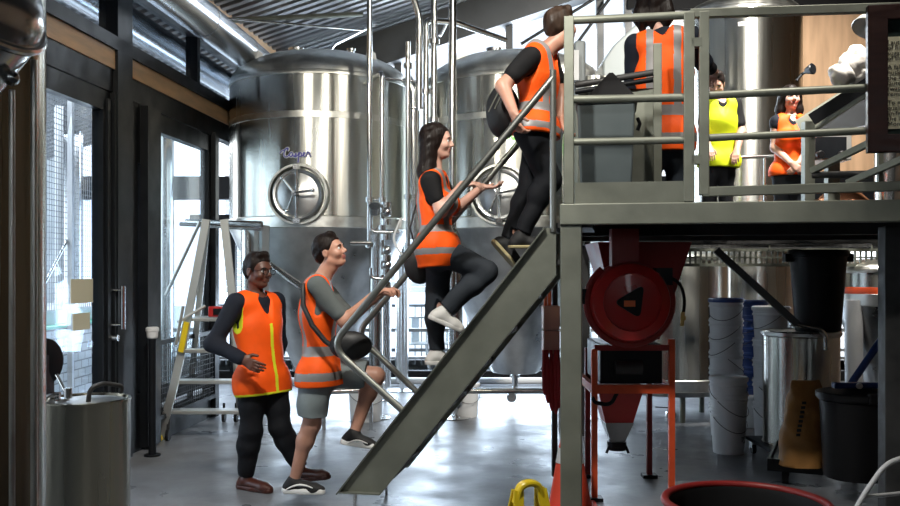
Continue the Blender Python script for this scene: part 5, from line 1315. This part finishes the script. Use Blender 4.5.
        p = Wp + d * .022 * z + ac * .024 * z; dt = unit(d * .75 + ac * (.75 if cu < .7 else .5) + n * (.25 + .5 * cu)); p2 = p + dt * .045 * z; F.cone(p, p2, .0145 * z, .0115 * z, .01)
        dt2 = unit(dt + d * .5 + n * cu * .9 - ac * .35); F.cone(p2, p2 + dt2 * .032 * z, .0115 * z, .009 * z, .004)
    base = np.array([*((J['al'] + J['ar']) / 2)[:2], min(J['al'][2], J['ar'][2]) - .08])
    def lipp(c):
        r = c - g; a = r @ f; b = r @ sdh; cc = r @ uh
        return ((a > .084) & (np.abs(b) < .026) & (cc < -.046) & (cc > -.072)).astype(int)
    root = field_object('person', F, [skin, 'lip' if skin != 'skin_dark' else skin], None, base, lipp)
    tag(root, label, 'person', group)
    # ---- face details
    for q in (-1, 1):
        e = H(.0765, q * .031, .003); m = MB(); m.ball(Vector(e), .0125 * sc, 16); m.build('eye', 'eye_white', root)
        m = MB(); ie = e + f * .0085 * sc; m.ball(Vector(ie), .0062 * sc, 12); m.build('iris', 'iris', root)
        MB().tube([Vector(H(.092, q * .014, .020)), Vector(H(.096, q * .03, .026)), Vector(H(.083, q * .05, .021))], [.003, .0045, .002], 8).build('eyebrow', hairmat, root)
    if glasses:
        m = MB()
        for q in (-1, 1): m.ring(Vector(H(.108, q * .034, .002)), .024, .0028, Vector(f), 24, 6).tube([Vector(H(.106, q * .058, .008)), Vector(H(-.005, q * .083, .01))], .0025, 6)
        m.tube([Vector(H(.109, -.011, .006)), Vector(H(.109, .011, .006))], .0028, 6); m.build('glasses', 'black_plastic', root)
    # ---- hair
    if hair:
        F = Field(g - .22 - (V3((0, 0, .35)) if hair in ('long', 'mid') else 0), g + .2, .004)
        F.ell(H(-.016, 0, .042), V3((.104, .084, .093)) * sc, A, .01)
        if hair == 'short':
            F.cone(H(.035, -.03, .115), H(.045, .03, .113), .026, .026, .03)
            F.ell(H(-.07, 0, -.01), V3((.045, .062, .055)) * sc, A, .03)
            F.ell(H(.096, 0, -.02), V3((.080, .13, .088)) * sc, A, .012, 'sub')
            F.ell(H(.045, 0, -.095), V3((.105, .13, .085)) * sc, A, .01, 'sub')
            for q in (-1, 1): F.ell(H(.002, q * .088, -.012), V3((.026, .03, .034)) * sc, A, .004, 'sub')
        else:
            zl = -.21 if hair == 'mid' else -.39
            F.ell(H(-.035, 0, .012), V3((.098, .095, .105)) * sc, A, .03)
            for q in (-1, 0, 1):
                F.cone(H(-.045, q * .055, .0), g + (f * (-.06) + sdh * q * .075) * sc + V3((0, 0, zl * .55)), .062, .06, .03); F.cone(g + (f * (-.06) + sdh * q * .075) * sc + V3((0, 0, zl * .55)), g + (f * (-.055) + sdh * q * .065) * sc + V3((0, 0, zl)), .058, .022, .03)
            F.ell(H(.098, 0, -.030), V3((.072, .078, .105)) * sc, A, .012, 'sub')
        F.wrinkle(.004, 70, 3)
        field_object('hair', F, [hairmat], root, None)
    tz = lambda c: (c - pel) @ T / TL
    # ---- trousers / shorts
    if legs:
        lp_ = np.stack([J[k + s_] for k in 'hka' for s_ in 'lr']); F = Field(lp_.min(0) - .22, lp_.max(0) + .22, h)
        t1 = hem if hem else 1.93
        F.cone(u(-.04), u(.16), .152 * sc + .012, .138 * w * sc + .012, .03, fl); F.cone(J['hl'] * .8 + pel * .2, J['hr'] * .8 + pel * .2, .10 * sc + .012, .10 * sc + .012, .04)
        for s_ in 'lr': leg(F, s_, .014 if hem is None else .024, t1, .004 if hem is None else .012)
        F.wrinkle(.007, 24, 5)
        F.cut(u(.19), T)
        for s_ in 'lr':      # square hems
            Hh, K, An = J['h' + s_], J['k' + s_], J['a' + s_]
            p, dv = (Hh + (K - Hh) * t1, unit(K - Hh)) if t1 <= 1 else (K + (An - K) * (t1 - 1), unit(An - K))
            def fn(X, Y, Z, p=p, dv=dv): 
                a = (X - p[0]) * dv[0] + (Y - p[1]) * dv[1] + (Z - p[2]) * dv[2]
                rr = np.sqrt((X - p[0]) ** 2 + (Y - p[1]) ** 2 + (Z - p[2]) ** 2)
                return np.maximum(-a, rr - .12)
            F.op(fn, p - .13, p + .13, 0, 'sub')
        o = field_object('shorts' if hem else 'trousers', F, [legs], root, None)
    # ---- shirt
    if shirt:
        lp_ = np.stack([J[k + s_] for k in 'hse' for s_ in 'lr'] + ([J['wl'], J['wr']] if sleeve > 1 else [])); F = Field(lp_.min(0) - .2, lp_.max(0) + .2, h); torso(F, .008)
        for s_ in 'lr': arm(F, s_, .012, 0, sleeve)
        F.cone(u(.92), u(1.04), .080 * sc, .070 * sc, .02)
        F.wrinkle(.006, 30, 2)
        F.cut(u(-.05), -T); F.cone(u(1.05, .02), H(0, 0, .0), .064 * sc, .075, 0, None, 'sub')
        field_object('shirt', F, [shirt], root, None)
    # ---- vest
    if vest:
        lp_ = np.stack([J[k + s_] for k in 'hs' for s_ in 'lr']); F = Field(lp_.min(0) - .3, lp_.max(0) + .25, h); torso(F, .026)
        F.cone(u(-.06), u(-.10 - vest_len * .8), .178 * sc, .188 * sc, .04, (fw, .78))
        for s_ in 'lr': F.cone(J['h' + s_], J['h' + s_] + (J['k' + s_] - J['h' + s_]) * .14, .112 * sc + .016, .108 * sc + .016, .04)
        F.wrinkle(.008, 20, 9)
        F.cut(u(-vest_len), -T)
        for s_, q in (('l', -1), ('r', 1)):
            S = J['s' + s_]
            F.cone(S + sd * q * .045 - T * .02, S + sd * q * .075 - T * .16, .075, .080, .01, None, 'sub')
        F.cone(u(1.02, -.01), H(-.01, 0, -.02), .082, .09, .01, None, 'sub')
        F.cone(u(1.02, .14), u(.62, .19), .075, .012, .01, None, 'sub')
        def vp(c):
            t = tz(c); b = (c - nk) @ sd; a = (c - pel) @ fw; r = np.zeros(len(c), int)
            if tape:
                r[(t > .20) & (t < .31)] = 1; r[(t > -.02 - vest_len * .35) & (t < .07 - vest_len * .35)] = 1
                r[(t > .31) & (np.abs(np.abs(b) - .095) < .026)] = 1
            if piping:
                op = np.zeros(len(c), bool)
                op |= t < -vest_len + .03
                op |= (np.abs(b) < .014) & (a > .0) & (t < .7)
                for s_, q in (('l', -1), ('r', 1)):
                    S = J['s' + s_]; aa = S + sd * q * .045 - T * .02; bb = S + sd * q * .075 - T * .16; ab = bb - aa
                    tt = np.clip((c - aa) @ ab / (ab @ ab), 0, 1); dd = np.linalg.norm(c - aa - tt[:, None] * ab, axis=1) - (.075 + .005 * tt); op |= dd < .010
                r[op] = 2
            return r
        field_object('vest', F, [vest, 'vest_tape', piping or vest], root, None, vp)
    # ---- shoes
    if shoes:
        for s_ in 'lr':
            An, To, d, dn = footframe(s_)
            F = Field(np.minimum(An, To) - .16, np.maximum(An, To) + .16, .004); foot(F, s_, .010)
            F.cut(An - dn * .035, -dn)
            p0 = An + dn * .068; F.cut(p0, dn)
            so = field_object('shoe', F, [shoes], root, None)
            F = Field(np.minimum(An, To) - .16, np.maximum(An, To) + .16, .004)
            q0 = An + dn * .060 - d * .038
            F.cone(q0, q0 + d * .12, .047, .046, .01); F.cone(q0 + d * .12, To + dn * ((q0 - To) @ dn) - d * .018, .047, .040, .02)
            F.cut(p0 - dn * (soleh - .012), -dn); F.cut(p0 + dn * .012, dn)
            if so: field_object('sole', F, [sole], so, None)
    PEOPLE.append((root, dict(pel=pel, nk=nk, T=T, fw=fw, sd=sd, TL=TL, J=J, g=g, H=H, f=f)))
    return root, PEOPLE[-1][1]
PEOPLE = []
def PX(px, py, d): return np.array(P(px, py, d))

# man in dark shirt, hand on hip ------------------------------------------------
dA = 6.55
rA, iA = person('man with glasses in dark shirt and orange vest with yellow edging, hand on hip', dict(
    sl=PX(275, 301, dA + .18), sr=PX(236, 303, dA - .12), el=PX(279, 342, dA + .32), er=PX(213, 343, dA - .20), wl=PX(272, 372, dA + .34), wr=PX(242, 359, dA - .32),
    hl=PX(272, 378, dA + .08), hr=PX(252, 379, dA - .08), kl=PX(280, 425, dA + .02), kr=PX(251, 430, dA - .06), al=PX(301, 470, dA + .10), ar=PX(246, 478, dA + .02),
    tl=PX(326, 469, dA - .02), tr=PX(270, 487, dA - .10), dl=PX(305, 490, dA + .1)), PX(258, 271, dA), (.80, -.55, -.05), fwd=(.7, -.7, 0), sc=1.07, skin='skin_dark', hair='short', shirt='navy_shirt', sleeve=1.95,
    vest='orange_vest', vest_len=.20, tape=False, piping='lime_piping', legs='black_trousers', shoes='shoe_brown', sole='shoe_brown', belly=.02, glasses=True,
    hands=dict(r=dict(d=(.75, -.35, -.35), n=(.3, .8, -.1), curl=.35), l=dict(d=(-.3, -.6, -.6), n=(0, .5, .5))))
w_ = iA['J']['wr']; e_ = iA['J']['er']; dv = Vector(unit(w_ - e_))
tag(MB().cyl(Vector(w_) - dv * .03, Vector(w_) - dv * .008, .040, n=24).build('wristwatch', 'gold'), 'gold wristwatch worn by the man with hand on hip', 'watch')
# man in grey T-shirt and shorts ------------------------------------------------
dB = 6.1
rB, iB = person('man in grey T-shirt, orange vest and pale denim shorts stepping onto first stair, looking up', dict(
    sl=PX(319, 284, dB + .19), sr=PX(317, 286, dB - .17), el=PX(350, 318, dB + .12), er=PX(345, 321, dB - .20), wl=PX(381, 293, dB + .05), wr=PX(373, 296, dB - .22),
    hl=PX(325, 371, dB + .09), hr=PX(315, 374, dB - .09), kl=PX(376, 376, dB + .06), kr=PX(312, 424, dB - .06), al=PX(354, 434, dB + .02), ar=PX(294, 481, dB),
    tl=PX(374, 450, dB - .02), tr=PX(322, 497, dB - .03), dl=PX(350, 460, dB)), PX(330, 252, dB), (.86, -.22, .26), up=(-.25, 0, 1), fwd=(1, 0, 0), skin='skin', hair='short', hairmat='hair_dark', shirt='grey_tee', sleeve=.78,
    vest='orange_vest', vest_len=.14, tape=True, legs='grey_shorts', hem=.82, shoes='shoe_black', sole='sole_white', soleh=.042,
    hands=dict(r=dict(d=(.85, -.15, .45), n=(.35, .1, -.9), curl=.55), l=dict(d=(.8, 0, .3), n=(.3, 0, -.9), curl=.8)))
for so in [c for c in rB.children if c.name.startswith('shoe')]:
    w0 = WPOS[so.name]; xs = [w0 + v.co for v in so.data.vertices]
    cx_ = sum((v for v in xs), Vector()) / len(xs); x0_, x1_ = min(v.x for v in xs), max(v.x for v in xs); zlo = min(v.z for v in xs)
    pts = []
    for k in range(9):
        t_ = k / 8; xx = x0_ + (x1_ - x0_) * (.12 + .62 * t_); zz = zlo + .022 + .040 * math.sin(t_ * 2.6) * (1 - .3 * t_)
        near = [v for v in xs if abs(v.x - xx) < .012 and abs(v.z - zz) < .012]
        if near: pts.append(Vector((xx, min(v.y for v in near) - .001, zz)))
    if len(pts) > 3: MB().tube(pts, [.003 + .004 * math.sin(math.pi * k / (len(pts) - 1)) for k in range(len(pts))], 8).build('white_stripe', 'sole_white', so)
b = Vector(PX(346, 344, dB - .26)); m = MB(); m.ball(b + Vector((.03, 0, -.01)), .14, 28, (1.0, .42, .68))
bagB = tag(m.build('shoulder_bag', 'bag_black'), 'black cross body bag on belly of grey shirted man', 'bag')
MB().tube([Vector(PX(303, 284, dB - .16)), Vector(PX(303, 305, dB - .23)), Vector(PX(312, 325, dB - .255)), Vector(PX(325, 341, dB - .26)), Vector(PX(340, 352, dB - .26))], .017, 10).build('strap', 'bag_black', bagB)
# dark haired woman climbing ------------------------------------------------------
dC = 6.0
rC, iC = person('woman with long dark hair in orange vest with grey bands, white shoes, climbing mid stair', dict(
    sl=PX(438, 179, dC + .17), sr=PX(430, 181, dC - .15), el=PX(455, 210, dC + .16), er=PX(441, 211, dC - .21), wl=PX(482, 187, dC + .12), wr=PX(462, 185, dC - .22),
    hl=PX(440, 246, dC + .08), hr=PX(434, 248, dC - .09), kl=PX(437, 305, dC + .08), kr=PX(486, 272, dC - .08), al=PX(437, 353, dC + .08), ar=PX(444, 312, dC - .08),
    tl=PX(458, 366, dC + .08), tr=PX(462, 327, dC - .08), dr=PX(436, 330, dC - .08)), PX(437, 142, dC), (.98, -.16, -.02), fwd=(1, 0, 0), fem=True, sc=.97, skin='skin_pale', hair='long', shirt='black_shirt', sleeve=.62,
    vest='orange_vest', vest_len=.30, tape=True, legs='slate_trousers', shoes='shoe_white', sole='shoe_white',
    hands=dict(r=dict(d=(.95, -.1, .12), n=(.1, .3, -.9), curl=.4), l=dict(d=(.95, -.1, -.05), n=(0, 0, 1), curl=.35)))
b = Vector(PX(420, 264, dC + .12)); bagC = tag(MB().ball(b, .11, 24, (1.0, .5, 1.25)).build('shoulder_bag', 'bag_black'), 'black bag hanging behind the hip of long haired woman', 'bag')
MB().tube([Vector(PX(416, 250, dC + .05)), Vector(PX(410, 228, dC + .02)), Vector(PX(416, 205, dC + .16))], .006, 8).build('strap', 'bag_black', bagC)
# man at the stair head with backpack ---------------------------------------------
dD = 5.85
rD, iD = person('man in black T-shirt and orange vest leaning up the last stairs, hand on rail', dict(
    sl=PX(548, 54, dD + .19), sr=PX(530, 58, dD - .17), el=PX(560, 95, dD + .2), er=PX(503, 86, dD - .24), wl=PX(560, 118, dD + .1), wr=PX(514, 113, dD - .36),
    hl=PX(540, 128, dD + .09), hr=PX(531, 130, dD - .09), kl=PX(530, 190, dD + .09), kr=PX(549, 181, dD - .07), al=PX(508, 243, dD + .08), ar=PX(521, 236, dD - .06),
    tl=PX(524, 264, dD + .06), tr=PX(541, 249, dD - .06), dl=PX(494, 255, dD + .05)), PX(561, 27, dD), (.82, .5, .10), fwd=(1, 0, -.3), skin='skin', hair='short', hairmat='hair_brown', shirt='black_shirt', sleeve=.62,
    vest='orange_vest', vest_len=.10, tape=True, legs='black_trousers', shoes='shoe_black', sole='sole_tan', soleh=.02,
    hands=dict(r=dict(d=(.25, -.1, -1), n=(.8, .5, 0.2), curl=.6, flip=1), l=dict(d=(.3, 0, -1), n=(.8, 0, .2), curl=.5)))
m = MB(); b = Vector(PX(503, 112, dD + .02)); m.ball(b, .155, 32, (.72, .85, 1.15))
bk = tag(m.build('backpack', 'bag_black'), 'rounded black backpack on the back of man at stair head', 'bag')
MB().tube([b + Vector((.02, -.1, .2)), b + Vector((.12, -.17, .30)), b + Vector((.22, -.15, .22))], .014, 8).build('strap', 'bag_black', bk)
for k in range(3): MB().tube([b + Vector((-.03 + .04 * k, -.13, .12 + .02 * k)), b + Vector((-.10 + .04 * k, -.12, -.02 + .02 * k))], .004, 6).build('cord', 'galv', bk)
# woman on deck behind the rail, back turned ----------------------------------------
dE = 6.45
def LEGS(px, d, w=.09, gap=8):
    z = DZ + .07
    hx = (px - 450) / 900 * d
    return dict(kl=np.array((hx - w, d, z + .43)), kr=np.array((hx + w, d, z + .43)), al=np.array((hx - w, d + .02, z)), ar=np.array((hx + w, d + .02, z)), tl=np.array((hx - w, d + .16, z - .03)), tr=np.array((hx + w, d + .16, z - .03)))
lg = LEGS(664, dE)
rE, iE = person('woman with dark hair in orange vest seen from behind, standing on deck beside gate hinge', dict(
    sl=PX(635, 44, dE), sr=PX(693, 37, dE - .1), el=PX(632, 86, dE + .10), er=PX(704, 62, dE + .10), wl=PX(652, 98, dE + .28), wr=PX(714, 72, dE + .32),
    hl=PX(652, 136, dE), hr=PX(676, 136, dE - .02), **lg), PX(655, 4, dE + .02), (.35, .9, -.2), fwd=(0, 1, 0), fem=True, sc=1.17, h=.006, skin='skin_pale', hair='mid', shirt='navy_shirt', sleeve=1.6,
    vest='orange_vest', vest_len=.16, tape=True, legs='dark_jeans', shoes='shoe_black', hands=dict(r=dict(d=(.15, .95, -.1), n=(0, 0, -1))))
# small person in yellow vest ------------------------------------------------------
dF = 8.6; lg = LEGS(718, dF, .08)
rF, iF = person('short haired person in yellow green vest looking down, beyond the gate hinge', dict(
    sl=PX(735, 104, dF), sr=PX(706, 105, dF), el=PX(741, 132, dF - .04), er=PX(703, 130, dF - .05), wl=PX(737, 150, dF - .2), wr=PX(709, 147, dF - .25),
    hl=PX(727, 160, dF), hr=PX(710, 160, dF), **{k: v for k, v in lg.items()}), PX(716, 84, dF - .05), (-.25, -.8, -.55), fwd=(0, -1, 0), h=.007, sc=.95, skin='skin_pale', hair='short', shirt='black_shirt', sleeve=.7,
    vest='yellow_vest', vest_len=.14, tape=False, legs='black_trousers', shoes='shoe_black')
# woman facing, orange vest --------------------------------------------------------
dH = 9.0; lg = LEGS(790, dH, .08)
rH, iH = person('dark haired woman in orange vest facing the camera, hands clasped, beyond the gate', dict(
    sl=PX(805, 122, dH), sr=PX(776, 122, dH), el=PX(809, 148, dH + .02), er=PX(775, 148, dH), wl=PX(799, 163, dH - .18), wr=PX(791, 163, dH - .20),
    hl=PX(799, 172, dH), hr=PX(783, 172, dH), **lg), PX(791, 98, dH), (-.05, -1, -.03), fwd=(0, -1, 0), fem=True, h=.007, sc=1.04, skin='skin_pale', hair='mid', shirt='navy_shirt', sleeve=.12,
    vest='orange_vest', vest_len=.08, tape=False, legs='slate_trousers', shoes='shoe_black', hands=dict(l=dict(d=(-.6, -.3, -.6), n=(0, 1, 0)), r=dict(d=(.6, -.3, -.6), n=(0, 1, 0))))
# person in pink beyond the door glass ----------------------------------------------
dI = 13.2
def pk(px, py, o=0.): return PX(px, py, dI + o)
bx0 = (74 - 450) / 900 * dI
rI, iI = person('small distant person in bright pink top seen through the door glass', dict(
    sl=pk(82, 290), sr=pk(68, 290), el=pk(84, 304, -.05), er=pk(66, 304, -.05), wl=pk(80, 314, -.2), wr=pk(70, 314, -.2), hl=pk(79, 320), hr=pk(71, 320),
    kl=np.array((bx0 + .08, dI, .42)), kr=np.array((bx0 - .08, dI, .42)), al=np.array((bx0 + .08, dI, .07)), ar=np.array((bx0 - .08, dI, .07)), tl=np.array((bx0 + .08, dI - .15, .04)), tr=np.array((bx0 - .08, dI - .15, .04))), pk(75, 276), (.3, -1, 0),
    fwd=(0, -1, 0), fem=True, h=.010, sc=.9, skin='skin_pale', hair='short', shirt='pink', sleeve=1.2, vest=None, legs='black_trousers', shoes='shoe_black')
